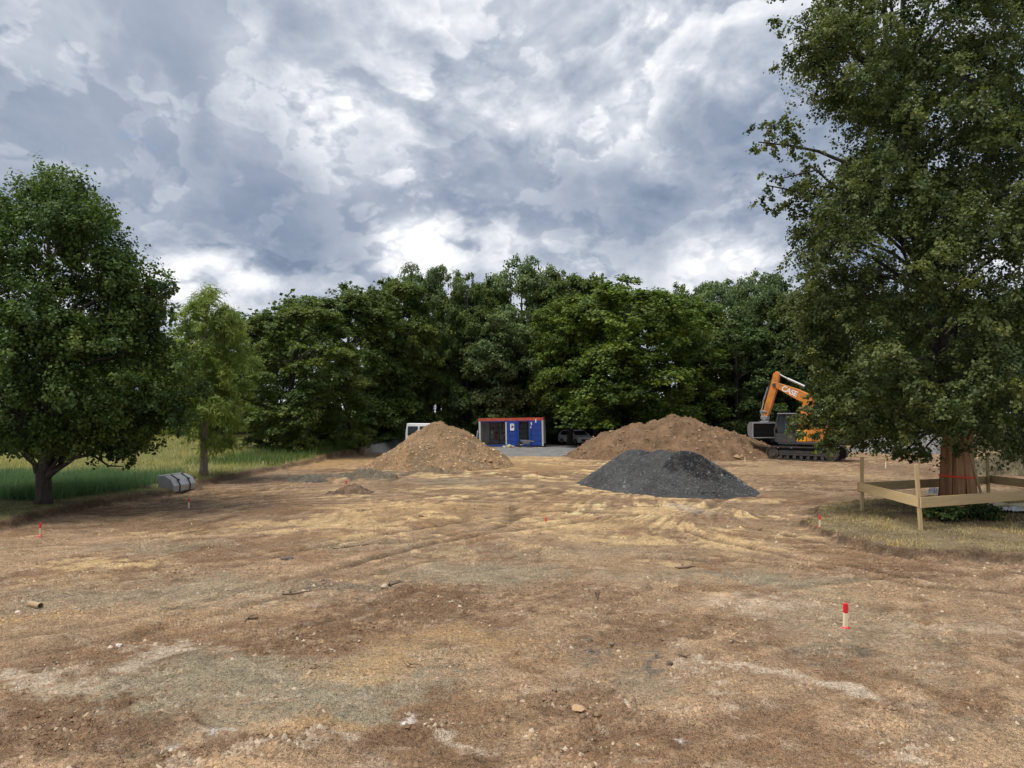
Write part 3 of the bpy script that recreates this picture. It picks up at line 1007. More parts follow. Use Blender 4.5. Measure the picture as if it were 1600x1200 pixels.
def linden():
    rng = np.random.default_rng(31)
    x, y = LIN
    z = gz(x, y) - 0.03
    z0, z1 = 2.0, 19.5
    pr = [(2.0, 3.4), (2.7, 4.2), (3.4, 4.3), (4.3, 4.2), (5.2, 4.6), (6.7, 5.0), (7.7, 5.2), (9.1, 4.7), (10.5, 4.3), (12.2, 3.3), (13.6, 3.2), (14.6, 4.3), (16, 4.4), (18, 3.2), (19.5, 0.8)]
    prof = [((h - z0) / (z1 - z0), r) for h, r in pr]
    C, R = env_clumps(rng, 400, z0, z1, prof, 0.8, 0.40, lumps=0.12, lean=(-1.0, 0))
    keep = ~((C[:, 2] > 9.5) & (rng.uniform(size=len(C)) < 0.06))
    C, R = C[keep], R[keep]

    def lobe(px, py, dd, n, sx, sy, sz, r):
        p = A(px, py, y + dd)
        q = rng.normal(size=(n, 3)) * [sx, sy, sz] + np.array([p.x - x, p.y - y, p.z - z])
        return q, np.full(n, r) * rng.uniform(0.7, 1.2, n)
    for a in ((1200, 215, -0.6, 4, .35, .5, .15, .42), (1240, 235, -0.6, 7, .55, .6, .35, .5), (1205, 285, -0.9, 5, .4, .5, .3, .45), (1250, 310, -0.6, 8, .55, .6, .45, .55),
              (1255, 50, -0.3, 8, .4, .6, .7, .55), (1275, 105, 0, 5, .4, .6, .3, .45), (1270, 400, 0, 8, .3, .7, .9, .6), (1265, 470, 0, 8, .25, .7, .9, .55), (1295, 545, -.3, 10, .3, .8, .6, .55),
              (1300, 606, -.4, 9, .22, .5, .35, .38), (1282, 632, -1, 8, .22, .4, .25, .34), (1276, 664, -1.2, 9, .22, .4, .22, .34), (1284, 690, -1.3, 7, .22, .4, .1, .3), (1246, 648, -1.2, 4, .2, .3, .06, .2), (1300, 640, -1, 9, .3, .6, .4, .45), (1258, 652, -1.2, 5, .25, .4, .08, .26), (1290, 682, -1.3, 5, .25, .5, .10, .34), (1330, 668, -1.5, 7, .5, .6, .3, .5), (1395, 690, -1.6, 6, .35, .5, .35, .45), (1405, 712, -1.7, 3, .2, .3, .12, .33),
              (1460, 700, -1.5, 5, .3, .4, .2, .35), (1555, 690, -1.7, 6, .4, .5, .3, .45), (1350, 600, -2.8, 10, .7, .6, .7, .6), (1500, 560, -3.8, 12, 1, .6, .8, .65), (1560, 620, -3.4, 10, .6, .6, .6, .6),
              (1440, 640, -3.0, 10, .6, .5, .4, .5), (1430, 40, -2.6, 12, .9, .6, .7, .6), (1530, 70, -2.8, 12, .9, .6, .7, .6), (1395, 130, -2.8, 10, .6, .6, .6, .55), (1480, 180, -3.2, 11, .8, .6, .6, .6), (1560, 210, -3.2, 11, .8, .6, .7, .6), (1400, 260, -3.2, 11, .7, .6, .7, .6), (1490, 310, -3.4, 12, .9, .6, .7, .6), (1340, 350, -2.8, 10, .6, .6, .8, .6), (1585, 420, -3.5, 9, .5, .6, .9, .6), (1470, 430, -3.6, 9, .7, .6, .7, .6)):
        q, r = lobe(*a)
        C = np.vstack([C, q])
        R = np.concatenate([R, r])
    ax = [(0, 0, -0.1), (0, 0, 0.5), (-0.05, 0, 2.2), (-0.2, 0, 4.5), (-0.7, 0, 7.5), (-1.15, 0, 10), (-1.45, 0, 12.3), (-1.5, 0.1, 14.5), (-1.5, 0, 18.5)]
    tg = [C[i] for i in rng.choice(len(C), 62, replace=False)]
    tg += [tuple(A(p, q, y + d) - Vector((x, y, z))) for p, q, d in ((1185, 222, -.6), (1200, 290, -.9), (1240, 40, -.3), (1290, 680, -1), (1345, 660, -1.5), (1400, 705, -1.6))]
    root = make_tree('linden_tree', 'huge olive green tree with boards strapped round its trunk', (x, y, z), ax, [0.50, 0.43, 0.36, 0.34, 0.30, 0.27, 0.23, 0.13, 0.03],
                     C, R, 245000, (0.106, 0.084), L['linden'], M['bark_dark'], 32, limbs=0, limb_r=0.075, limb_targets=tg, limb_from=0.14,
                     fol=dict(flat=0.95, twigs=14, droop=0.75, ups=0.35, twig_r=0.125, elong=0.30))
    m = MB()
    for pts, r in (([(-1.45, 0, 12.2), (-0.9, -.1, 13.4), (0.3, -.2, 14.3), (1.6, -.2, 14.2), (2.8, 0, 13.4)], [.2, .17, .14, .1, .03]),
                   ([(-1.45, 0, 12.3), (-1.9, .1, 14.0), (-2.1, 0, 16.0), (-2.2, 0, 18)], [.2, .16, .1, .03]),
                   ([(-.7, 0, 7.5), (.4, .2, 9.2), (1.8, .3, 10.6), (3.3, .4, 11.2)], [.2, .15, .1, .03])):
        m.tube(pts, r, 8)
    m.build('limb', M['bark_dark'], root, smooth=True)
    return z


LIN_Z = linden()

# ---- trees of the wood behind the site
WOOD = [
    # px, top y, width px, distance, kind, trunk px offset, low edge z, label
    (472, 470, 215, 55, 'beech', -22, 0.15, 'bushy beech tree with low branches at the meadow corner, in front of the wood'),
    (990, 424, 245, 69, 'maple', -62, 1.9, 'bright green maple tree with lumpy crown behind the brown soil heap'),
    (886, 455, 130, 71.5, 'maple', 4, 3.9, 'tree whose bare dark trunk stands before the parked white car'),
    (545, 437, 165, 67, 'beech', 0, 0.8, 'dense beech with flat top just right of the meadow corner beech'),
    (620, 428, 120, 72, 'beech', 0, 1.2, 'dark beech rising above the left sand heap, left of the pale-topped trees'),
    (640, 413, 80, 80, 'poplar', 0, 3, 'pale-topped tree, leftmost of the three light crests left of the skyline notch'),
    (686, 408, 84, 77, 'poplar', 0, 3, 'pale round-topped tree, middle of the three light crests left of the skyline notch'),
    (730, 418, 80, 75, 'beech', 0, 2, 'dark tree rising straight behind the top of the left sand heap'),
    (775, 470, 130, 76, 'poplar', 0, 2, 'silvery speckled tree directly above the blue container'),
    (815, 402, 130, 79, 'poplar', 0, 3, 'tallest silvery tree on the skyline behind the container'),
    (880, 418, 120, 79, 'beech', 0, 3, 'dark skyline tree between the silvery tree and the bright maple'),
    (935, 424, 110, 82, 'maple', 0, 3, 'tree top between the dark skyline tree and the bright maple'),
    (760, 428, 90, 82, 'beech', 0, 3, 'dark tree closing the notch left of the tallest silvery tree'),
    (1068, 438, 110, 77, 'maple', 0, 2, 'green tree peeping over the right shoulder of the bright maple'),
    (1125, 432, 110, 80, 'poplar', 0, 2.5, 'pale feathery tree on the skyline right of the bright maple'),
    (1150, 500, 150, 74, 'dark', 0, 0.8, 'dark tree behind the right end of the brown soil heap'),
    (1190, 417, 90, 78, 'poplar', 0, 2.5, 'tall open tree with two spires left of the huge right tree'),
    (1245, 428, 120, 74, 'dark', 0, 1, 'dark tree standing behind the excavator boom'),
    (1345, 450, 170, 77, 'dark', 0, 1, 'dark wood tree half hidden behind the huge right tree'),
    (1480, 440, 170, 78, 'beech', 0, 1.5, 'wood tree seen only through gaps behind the strapped trunk'),
    (1610, 440, 180, 77, 'dark', 0, 1, 'wood tree behind the huge tree at the right edge'),
    (400, 486, 120, 74, 'beech', 0, 1, 'dark tree between the feathery tree and the meadow corner beech'),
    (300, 545, 190, 84, 'dark', 0, 1, 'far tree behind the feathery tree at the end of the meadow'),
    (165, 560, 190, 92, 'beech', 0, 1, 'far tree beyond the meadow, behind the forked tree'),
    (20, 565, 210, 96, 'dark', 0, 1, 'far tree beyond the meadow at the left edge'),
]
KIND = {'beech': dict(fol=dict(flat=0.6, twigs=20, droop=0.30, ups=0.75, twig_r=0.13, elong=0.26), leaf=(0.26, 0.185), cr=1.15),
        'maple': dict(fol=dict(flat=0.75, twigs=20, droop=0.40, ups=0.65, twig_r=0.15, elong=0.12), leaf=(0.25, 0.21), cr=1.2),
        'poplar': dict(fol=dict(flat=1.05, twigs=16, ups=0.35, twig_r=0.20), leaf=(0.235, 0.19), cr=1.0),
        'dark': dict(fol=dict(flat=0.7, twigs=18, droop=0.35, ups=0.55, twig_r=0.15, elong=0.2), leaf=(0.27, 0.20), cr=1.2)}
PROFILE = {'poplar': [(0, .8), (.2, 1.0), (.5, 1.05), (.75, .95), (.92, .62), (1, .25)], 'maple': [(0, .85), (.15, 1.02), (.45, 1.02), (.7, .90), (.88, .66), (1, .25)]}
R0, H0 = 6.0, 15.0                                             # size at which the shared crowns are made
CROWN = {}
for kind in KIND:
    for v in range(2):
        rng = np.random.default_rng(900 + 10 * v + len(kind))
        K = KIND[kind]
        prof = [(a_, b_ * R0) for a_, b_ in PROFILE.get(kind, [(0, .88), (.12, 1.02), (.45, 1.0), (.75, .90), (.92, .66), (1, .25)])]
        C, R = env_clumps(rng, 150, 0.3, H0 - 0.4, prof, K['cr'], 0.45, lumps=0.20)
        C[:, 2] += 0.6 * fbm(C[:, 0], C[:, 1], 0.4, 2, v)
        P, N, T, Ls, Ws, tone = foliage(rng, C, R, 60000, K['leaf'], **K['fol'])
        P[:, 2] = np.maximum(P[:, 2], 0.02)
        me = leaf_mesh('crown', P, N, T, Ls, Ws, tone, L[kind])
        me.materials.append(L[kind])
        CROWN[kind, v] = (me, C)
for i, (px, py, wpx, d, kind, toff, low, label) in enumerate(WOOD):
    rng = np.random.default_rng(100 + i)
    p = A(px, py, d)
    z = gz(p.x, d) - 0.05
    Ht = p.z - z
    low = low * (0.45 if i > 2 else 1.0)
    rad = wpx / F * d / 2 * (1.32 if i > 2 else 1.05)
    tx = toff / F * d
    root = empty({'beech': 'beech_tree', 'maple': 'maple_tree', 'poplar': 'poplar_tree', 'dark': 'woodland_tree'}[kind], (p.x + tx, d, z))
    tag(root, label, 'tree', 'trees of the wood behind the site')
    me, C = CROWN[kind, i % 2]
    rot = rng.uniform(0, 6.28)
    sc = (rad / R0, (Ht - low) / H0)
    m = MB()
    axis = [(0, 0, -0.1), (0, 0, 0.6), (-tx * 0.1, 0, Ht * 0.3), (-tx * 0.6, 0, Ht * 0.6), (-tx, 0, Ht * 0.9)]
    m.tube(axis, [0.40, 0.29, 0.24, 0.15, 0.03], 8)
    for c in C[rng.choice(len(C), 14, replace=False)]:
        e = (math.cos(rot) * c[0] - math.sin(rot) * c[1], math.sin(rot) * c[0] + math.cos(rot) * c[1])
        e = (e[0] * sc[0] * 0.9 - tx, e[1] * sc[0] * 0.9, low + c[2] * sc[1])
        hz = max(0.14 * Ht, min(e[2] - 0.5 * math.hypot(*e[:2]), Ht * 0.8))
        t_ = hz / (Ht * 0.9)
        m.tube(limb_pts(rng, (-tx * max(0, t_ - 0.3), 0, hz), e), [0.09, 0.075, 0.06, 0.045, 0.03, 0.012], 5)
    m.build('trunk', M['bark_dark'], root, smooth=True)
    o = link('crown', me, None, root)
    o.location = (-tx, 0, low)
    o.scale = (sc[0], sc[0], sc[1])
    o.rotation_euler = (0, 0, rot)


# ---- the mass of the wood behind, and its undergrowth
def leaf_mass(name, label, cat, n, leaf, mat, seed, sampler, fol):
    rng = np.random.default_rng(seed)
    C, R = sampler(rng)
    P, N, T, Ls, Ws, tone = foliage(rng, C, R, n, leaf, **fol)
    o = link(name, leaf_mesh(name, P, N, T, Ls, Ws, tone, mat), mat)
    tag(o, label, cat, kind='stuff')


def s_wood(rng):
    n = 620
    x = rng.uniform(-75, 75, n)
    y = 93 + rng.uniform(0, 7, n) + 0.10 * np.abs(x)
    top = 18.0 + 1.3 * np.sin(x * 0.23) + 1.0 * np.sin(x * 0.61 + 1) - 0.05 * np.clip(-x - 20, 0, 60)
    return np.stack([x, y, 0.5 + (top - 0.5) * rng.uniform(0, 1, n) ** 0.9], 1), rng.uniform(1.4, 2.6, n)


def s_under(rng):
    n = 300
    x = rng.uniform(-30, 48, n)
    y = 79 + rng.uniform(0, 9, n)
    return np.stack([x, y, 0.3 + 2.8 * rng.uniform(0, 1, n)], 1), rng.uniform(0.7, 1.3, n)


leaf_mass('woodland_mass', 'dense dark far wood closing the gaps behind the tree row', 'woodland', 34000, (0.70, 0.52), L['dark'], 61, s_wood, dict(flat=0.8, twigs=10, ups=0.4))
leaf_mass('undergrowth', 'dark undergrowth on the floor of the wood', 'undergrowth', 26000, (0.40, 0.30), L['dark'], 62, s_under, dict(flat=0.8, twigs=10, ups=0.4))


def shrub(px, py, w, h, mat, seed, label, n=3500, leaf=(0.2, 0.14), dist=None, name='shrub'):
    rng = np.random.default_rng(seed)
    if dist:
        q = A(px, py, dist)
        x, y = q.x, dist
    else:
        x, y = G(px, py)
    z = gz(x, y) - 0.02
    C, R = env_clumps(rng, 16, 0.15 * h, h * 0.85, [(0, .8), (.3, 1), (.7, .8), (1, .3)] if 0 else [(0, .8 * w / 2), (.3, w / 2), (.7, .8 * w / 2), (1, .3 * w / 2)], 0.26 * min(w, 2 * h), 0.3)
    root = empty(name, (x, y, z))
    tag(root, label, 'shrub')
    m = MB()
    for c in C[:9]:
        m.tube(limb_pts(rng, (0.05 * c[0], 0.05 * c[1], -0.05), c, 0, 3), [0.03, 0.022, 0.015, 0.006], 5)
    m.build('stem', M['bark'], root, smooth=True)
    P, N, T, Ls, Ws, tone = foliage(rng, C, R, n, leaf, flat=0.85, twigs=9, ups=0.4)
    P[:, 2] = np.maximum(P[:, 2], 0.03)
    link('crown', leaf_mesh('crown', P, N, T, Ls, Ws, tone, mat), mat, root)


shrub(858, 690, 3.0, 2.6, L['poplar'], 301, 'pale speckled bush just right of the container', dist=76)
shrub(868, 690, 2.4, 1.6, L['dark'], 302, 'low dark bush between the container and the parked car', dist=78)
shrub(590, 690, 4.0, 2.8, L['dark'], 303, 'dark bush left of the white van', dist=70)
shrub(520, 695, 3.4, 1.6, L['dark'], 304, 'low dark bush on the bank under the flat-topped beech', dist=64)
shrub(735, 690, 3.0, 2.4, L['dark'], 305, 'dark bush behind the left end of the container', dist=74)
shrub(1150, 690, 3.5, 2.6, L['dark'], 306, 'dark bush behind the right foot of the brown heap', dist=70)

# shoots at the foot of the linden
for k, (px, py, w, h) in enumerate(((1476, 823, 1.35, 0.46), (1532, 819, 1.2, 0.42))):
    shrub(px, py, w, h, L['dark'], 310 + k, ['dark clump of root shoots at the front of the strapped trunk', 'dark clump of root shoots right of the strapped trunk'][k], 2600, (0.085, 0.065), name='root_shoot_clump')


# ------------------------------------------------------------------ grass
def scatter(rng, n, x0, x1, y0, y1, ok):
    x, y = rng.uniform(x0, x1, n), rng.uniform(y0, y1, n)
    k = ok(x, y)
    x, y = x[k], y[k]
    return np.stack([x, y, ground_z(x, y) - 0.01], 1)


rng = np.random.default_rng(71)
P = scatter(rng, 66000, -36, -14.6, 25.5, 35, lambda x, y: (left_sd(x, y) > 1.25 + 0.35 * fbm(x, y, 0.6, 2, 3)) & (y < 34 + 1.2 * fbm(x, y, 0.5, 2, 6) + 0.06 * (-x - 15)) & (y > 26.2 + 0.25 * (-16.5 - x) * (x < -16.5) * 0.2))
n = len(P)
blades('tall_grass', P, rng.uniform(0.4, 0.75, n), np.full(n, 0.024), rng.uniform(0.1, 0.55, n), np.clip(0.55 + 0.3 * fbm(P[:, 0], P[:, 1], 0.9, 3, 14) + rng.normal(0, 0.2, n), 0, 1), L['reed'], rng, 'tall blue-green grass behind the forked tree')
P = scatter(rng, 90000, -62, -9, 33, 74, lambda x, y: (left_sd(x, y) > 0.55) & ((y > 34) | (x > -15)) & ((y < 43) | (left_sd(x, y) > 5.5)))
n = len(P)
blades('meadow_grass', P, rng.uniform(0.10, 0.30, n) * (1 + 0.4 * (P[:, 1] > 40)), np.full(n, 0.03), rng.uniform(0.1, 0.7, n), np.clip(0.55 + 0.35 * fbm(P[:, 0], P[:, 1], 0.25, 3, 4) + rng.normal(0, 0.12, n), 0, 1), L['grass'], rng, 'pale yellow-green meadow beyond the tall grass')
P = scatter(rng, 105000, 8, 30, 16, 30, lambda x, y: (isle_sd(x, y) > 0.12) & (fbm(x, y, 0.7, 4, 15) + rng.normal(0, .25, len(x)) > -0.25) & (np.hypot(x - LIN[0], y - LIN[1]) > 1.4))
n = len(P)
blades('lawn_grass', P, rng.uniform(0.035, 0.10, n) * (1 + 0.5 * fbm(P[:, 0], P[:, 1], 0.9, 3, 27)), np.full(n, 0.017), rng.uniform(0.2, 0.9, n), np.clip(0.55 + 0.6 * fbm(P[:, 0], P[:, 1], 0.8, 3, 7) + rng.normal(0, 0.2, n), 0, 1), L['lawn'], rng, 'short dry grass on the lawn round the strapped tree')
P = scatter(rng, 34000, -26, -13, 12, 60, lambda x, y: (left_sd(x, y) > 0.08) & (left_sd(x, y) < 2.6))
n = len(P)
blades('bank_grass', P, rng.uniform(0.04, 0.11, n) * (1 + 1.6 * (P[:, 1] > 33)), np.full(n, 0.016), rng.uniform(0.2, 0.9, n), np.clip(0.45 + 0.4 * fbm(P[:, 0], P[:, 1], 0.8, 3, 8) + rng.normal(0, 0.15, n), 0, 1), L['grass'], rng, 'short dry grass along the edge of the left bank')
P = scatter(rng, 26000, -24, -8, 42, 72, lambda x, y: (left_sd(x, y) > 0.3) & (left_sd(x, y) < 5.5))
n = len(P)
blades('wood_edge_grass', P, rng.uniform(0.25, 0.7, n), np.full(n, 0.035), rng.uniform(0.2, 0.8, n), np.clip(rng.normal(0.4, 0.18, n), 0, 1), L['edge'], rng, 'rank green grass along the edge of the wood')


# ------------------------------------------------------------------ heaps
def heap(name, label, cx, cy, ext, fn, mat, colfn, step=0.09, cat='heap'):
    nx, ny = int(2 * ext[0] / step), int(2 * ext[1] / step)
    X, Y = np.meshgrid(np.linspace(-ext[0], ext[0], nx), np.linspace(-ext[1], ext[1], ny))
    x, y = X.ravel(), Y.ravel()
    h = fn(x, y)
    z = ground_z(x + cx, y + cy) * (h < 0.4) + h
    z = np.where(h < 0.4, ground_z(x + cx, y + cy) * (1 - h / 0.4) + h, h)
    idx = np.arange(nx * ny).reshape(ny, nx)
    f = np.stack([idx[:-1, :-1], idx[:-1, 1:], idx[1:, 1:], idx[1:, :-1]], -1).reshape(-1, 4)
    f = f[(h[f].max(1) > -0.02)]
    used, inv = np.unique(f, return_inverse=True)
    c = np.clip(colfn(x, y, h), 0.005, 0.9)
    C = np.concatenate([c, np.ones((len(c), 1))], 1)
    me = np_mesh(name, np.stack([x, y, z], 1)[used], inv.reshape(-1, 4), True, {'Col': ('FLOAT_COLOR', C[used])})
    o = link(name, me, mat)
    o.location = (cx, cy, 0)
    tag(o, label, cat)
    return o


def cone(x, y, px, py, h, slope, sx=1.0, ang=0.0):
    ca, sa = math.cos(ang), math.sin(ang)
    u, v = (x - px) * ca + (y - py) * sa, -(x - px) * sa + (y - py) * ca
    r = np.sqrt((u * sx) ** 2 + v ** 2 + 0.12)
    return h + slope * 0.35 - slope * r


def smax(a, b, k=0.15):
    m = np.maximum(a, b)
    return m + k * np.log(np.exp((a - m) / k) + np.exp((b - m) / k))


# left sand heap
pk = A(683, 656, 46.0)


def sand_h(x, y):
    w = 0.35 * fbm(x, y, 0.5, 3, 401)
    xs = np.where(x < 0, x * 1.02, x * 0.84)
    a = cone(xs + w, y + w, 0, 0, pk.z, 0.73)
    a = smax(a, cone(x + w, y, -1.2, -1.9, 1.45, 0.66), 0.2)
    a = smax(a, cone(x, y + w, 1.8, -1.6, 1.45, 0.60), 0.25)
    a = smax(a, cone(x, y + w, 1.1, 0.3, 2.2, 0.72), 0.2)
    a = np.minimum(a, pk.z - 0.02 + 0.1 * fbm(x, y, 1.5, 2, 403))
    dis = 0.10 * fbm(x, y, 1.1, 4, 404) + 0.10 * (np.abs(fbm(x, y, 2.8, 4, 405, 0.6)) - 0.2) + 0.035 * fbm(x, y, 6.5, 2, 409)
    return a - 0.08 + dis * sstep(a, 0.0, 0.5)


def sand_c(x, y, h):
    n = fbm(x, y, 0.8, 5, 406, 0.6)
    c = np.array((0.24, 0.155, 0.086))[None, :] * (1 + 0.28 * n)[:, None]
    g = sstep(fbm(x, y, 0.7, 4, 407) + 0.5 * np.exp(-((x - 1.2) ** 2 + (y + 3.6) ** 2) / 1.5), 0.25, 0.7)[:, None]
    c = c * (1 - 0.5 * g) + np.array((0.18, 0.14, 0.095)) * 0.5 * g
    o = sstep(fbm(x, y, 0.9, 3, 408), 0.15, 0.6)[:, None]
    return c * (1 - 0.5 * o) + np.array((0.33, 0.205, 0.10)) * 0.5 * o


heap('sand_heap', 'cone-shaped heap of yellow-brown sand left of the container', pk.x, pk.y, (6.4, 6.2), sand_h, M['heap'], sand_c)

# brown soil heap on the right
pk2 = A(1056, 644, 55.0)


def soil_h(x, y):
    w = 0.5 * fbm(x, y, 0.4, 3, 421)
    a = cone(x + w, y + w, 0, 0, pk2.z, 0.60, 0.80)
    a = smax(a, cone(x + w, y, -3.3, -0.8, 2.55, 0.62, 0.85), 0.3)
    a = smax(a, cone(x + w, y, -4.6, -0.5, 1.8, 0.62, 0.9), 0.3)
    a = smax(a, cone(x, y + w, 3.0, -0.4, 2.15, 0.55, 0.8), 0.3)
    a = smax(a, cone(x, y + w, 4.9, -0.6, 1.1, 0.45, 0.75), 0.3)
    dis = 0.20 * fbm(x, y, 0.9, 4, 424, 0.55) + 0.14 * (np.abs(fbm(x, y, 2.0, 4, 425, 0.6)) - 0.2) + 0.04 * fbm(x, y, 6.0, 2, 429)
    return a - 0.2 + dis * sstep(a, 0.0, 0.6)


def soil_c(x, y, h):
    n = fbm(x, y, 0.8, 5, 426, 0.6)
    c = np.array((0.178, 0.110, 0.062))[None, :] * (1 + 0.35 * n)[:, None]
    g = sstep(fbm(x, y, 0.6, 4, 427), 0.1, 0.6)[:, None]
    return c * (1 - 0.5 * g) + np.array((0.14, 0.088, 0.052)) * 0.5 * g


heap('soil_heap', 'long brown soil heap behind the dark gravel pile', pk2.x, pk2.y, (9.2, 7.0), soil_h, M['heap'], soil_c, 0.11)

# dark grey gravel pile
gp = A(1074, 705, 31.2)


def grav_h(x, y):
    w = 0.12 * fbm(x, y, 0.6, 3, 441)
    a = cone(x + w, y + w, 0, 0, gp.z + 0.24, 0.75, 1.06)
    a = smax(a, cone(x + w, y, -0.85, 1.5, gp.z + 0.1, 0.70), 0.08)
    a = smax(a, cone(x + w, y, -1.65, 3.1, gp.z + 0.02, 0.70), 0.08)
    a = smax(a, cone(x, y + w, 0.7, -0.5, 0.98, 0.58, 0.95), 0.12)
    a = smax(a, cone(x, y + w, -1.6, 0.4, 0.85, 0.55), 0.12)
    a = smax(a, cone(x, y, -2.4, 3.8, 0.85, 0.66), 0.10)
    a = -smax(-a, -(gp.z + 0.07 - 0.03 * y + 0.05 * fbm(x, y, 0.9, 3, 443)), 0.06)
    ed = np.exp(-((x - 0.45) ** 2 + (y + 0.75) ** 2) / 0.5)
    dis = 0.05 * fbm(x, y, 0.9, 4, 444) + 0.018 * fbm(x, y, 7.0, 2, 445, 0.7) - 0.16 * ed
    return a - 0.05 + dis * sstep(a, -0.05, 0.3)


def grav_c(x, y, h):
    n = fbm(x, y, 0.9, 5, 446, 0.6)
    c = np.array((0.066, 0.068, 0.070))[None, :] * (1 + 0.3 * n)[:, None]
    # damp fine chippings where the loader has bitten in
    d = np.sqrt(((x - 0.2) / 1.35) ** 2 + ((y + 0.9) / 1.0) ** 2) + 0.35 * fbm(x, y, 1.5, 4, 447)
    m = ((1 - sstep(d, 0.7, 1.1)) * sstep(h, 0.4, 0.6))[:, None]
    return c * (1 - m) + np.array((0.018, 0.018, 0.021)) * m


heap('gravel_pile', 'dark grey gravel pile with a damp black scoop', gp.x, gp.y, (6.2, 7.4), grav_h, M['gravel'], grav_c, 0.075, 'gravel pile')


def low_heap(px, py, w, dpt, h, col, seed, label, name='earth_mound', mat='heap', step=None, rough=1.0):
    x0, y0 = G(px, py)
    st = step or max(0.045, w / 70)

    def fn(x, y):
        r = np.sqrt((x / w) ** 2 + (y / dpt) ** 2) + 0.25 * fbm(x, y, 1.3 / max(w, 0.8) * 1.2, 3, seed)
        a = h * (1 - sstep(r, 0.1, 1.0)) - 0.05
        return a + rough * (0.30 * h * (np.abs(fbm(x, y, 2.6, 4, seed + 1, 0.65)) - 0.2) + 0.15 * h * fbm(x, y, 6, 2, seed + 3)) * sstep(a, -0.06, 0.05)

    def cf(x, y, hh):
        return np.array(col)[None, :] * (1 + 0.4 * fbm(x, y, 1.5, 4, seed + 2))[:, None]
    heap(name, label, x0, y0, (w * 1.15, dpt * 1.15), fn, M[mat], cf, st, 'mound')


low_heap(548, 770, 1.15, 1.0, 0.34, (0.15, 0.10, 0.065), 501, 'small dark clod mound in front of the sand heap')
low_heap(480, 751, 1.3, 1.0, 0.26, (0.14, 0.125, 0.10), 504, 'flat grey rubble mound left of the sand heap')
low_heap(575, 745, 1.8, 1.2, 0.42, (0.15, 0.125, 0.09), 507, 'grey-brown rubble ridge at the left foot of the sand heap')
low_heap(672, 738, 1.6, 0.9, 0.35, (0.17, 0.12, 0.075), 510, 'dark clods slipped off the front of the sand heap')
low_heap(1580, 738, 3.4, 2.4, 1.0, (0.12, 0.10, 0.06), 513, 'weedy earth mound right of the strapped tree')
low_heap(1420, 706, 5.5, 3.2, 1.9, (0.21, 0.205, 0.20), 516, 'pale grey gravel mound behind the excavator', 'gravel_mound', 'gravel', 0.14, 0.4)
low_heap(1545, 700, 4.5, 3.0, 1.8, (0.10, 0.085, 0.055), 519, 'dark earth mound at the far right edge')
low_heap(430, 729, 1.6, 0.7, 0.22, (0.13, 0.09, 0.055), 522, 'thin dark soil ridge at the meadow corner')
low_heap(190, 772, 1.7, 0.5, 0.20, (0.09, 0.06, 0.04), 525, 'dark turned earth beside the left tree, before the tall grass')


# ------------------------------------------------------------------ loose stones and clods
def stone_shape(rng, n):
    o = np.array([(1, 0, 0), (0, 1, 0), (-1, 0, 0), (0, -1, 0), (0, 0, 1), (0, 0, -1)], float)
    f = np.array([(0, 1, 4), (1, 2, 4), (2, 3, 4), (3, 0, 4)])
    o = o[:5]
    v = o[None] * rng.uniform(0.55, 1.15, (n, 5, 1)) + rng.normal(0, 0.14, (n, 5, 3))
    v[:, :4, 2] -= 0.35
    a = rng.uniform(0, 6.28, n)
    c, s = np.cos(a)[:, None], np.sin(a)[:, None]
    x, y = v[:, :, 0] * c - v[:, :, 1] * s, v[:, :, 0] * s + v[:, :, 1] * c
    return np.stack([x, y, v[:, :, 2] * 0.7], 2), f


def stones():
    rng = np.random.default_rng(81)
    n = 260000
    y = 6.3 * np.exp(rng.uniform(0, 1, n) ** 1.35 * math.log(34 / 6.3))
    x = rng.uniform(-1, 1, n) * (1.5 + 0.8 * y)
    c, ch = soil_fields(x, y)
    pat = sstep(fbm(x * 0.8, y, 1.1, 4, 611, 0.6), 0.06, 0.36)
    k = (rng.uniform(size=n) < np.clip(0.035 + 1.3 * pat * (0.2 + 0.8 * ch), 0, 1)) & (left_sd(x, y) < -0.2) & (isle_sd(x, y) < -0.1)
    x, y, c, ch, pat = x[k][:56000], y[k][:56000], c[k][:56000], ch[k][:56000], pat[k][:56000]
    n = len(x)
    z = site_z(x, y, True, ch)
    size = 0.0100 * np.exp(rng.normal(0, 0.55, n)) * (0.85 + 0.35 * ch + 0.55 * pat) * (1 + 0.03 * (y - 7))
    size = np.clip(size, 0.004, 0.05)
    v, f = stone_shape(rng, n)
    V = v * size[:, None, None] + np.stack([x, y, z + size * 0.15], 1)[:, None, :]
    F_ = (np.arange(n)[:, None, None] * 5 + f[None]).reshape(-1, 3)
    pal = rng.uniform(size=n)
    g = c * rng.uniform(0.50, 0.98, (n, 1))
    g = np.where((pal > 0.94)[:, None], np.array((0.36, 0.29, 0.21)) * rng.uniform(0.7, 1.3, (n, 1)), g)
    g = np.where((pal < 0.25)[:, None], np.array((0.20, 0.138, 0.088)) * rng.uniform(0.7, 1.2, (n, 1)), g)
    C = np.repeat(np.concatenate([np.clip(g, 0, 0.8), np.ones((n, 1))], 1), 5, 0)
    o = link('loose_stones', np_mesh('loose_stones', V.reshape(-1, 3), F_, False, {'Col': ('FLOAT_COLOR', C)}), M['stone'])
    tag(o, 'loose pebbles and crumbs of earth strewn over the excavated floor', 'pebbles', kind='stuff')


stones()


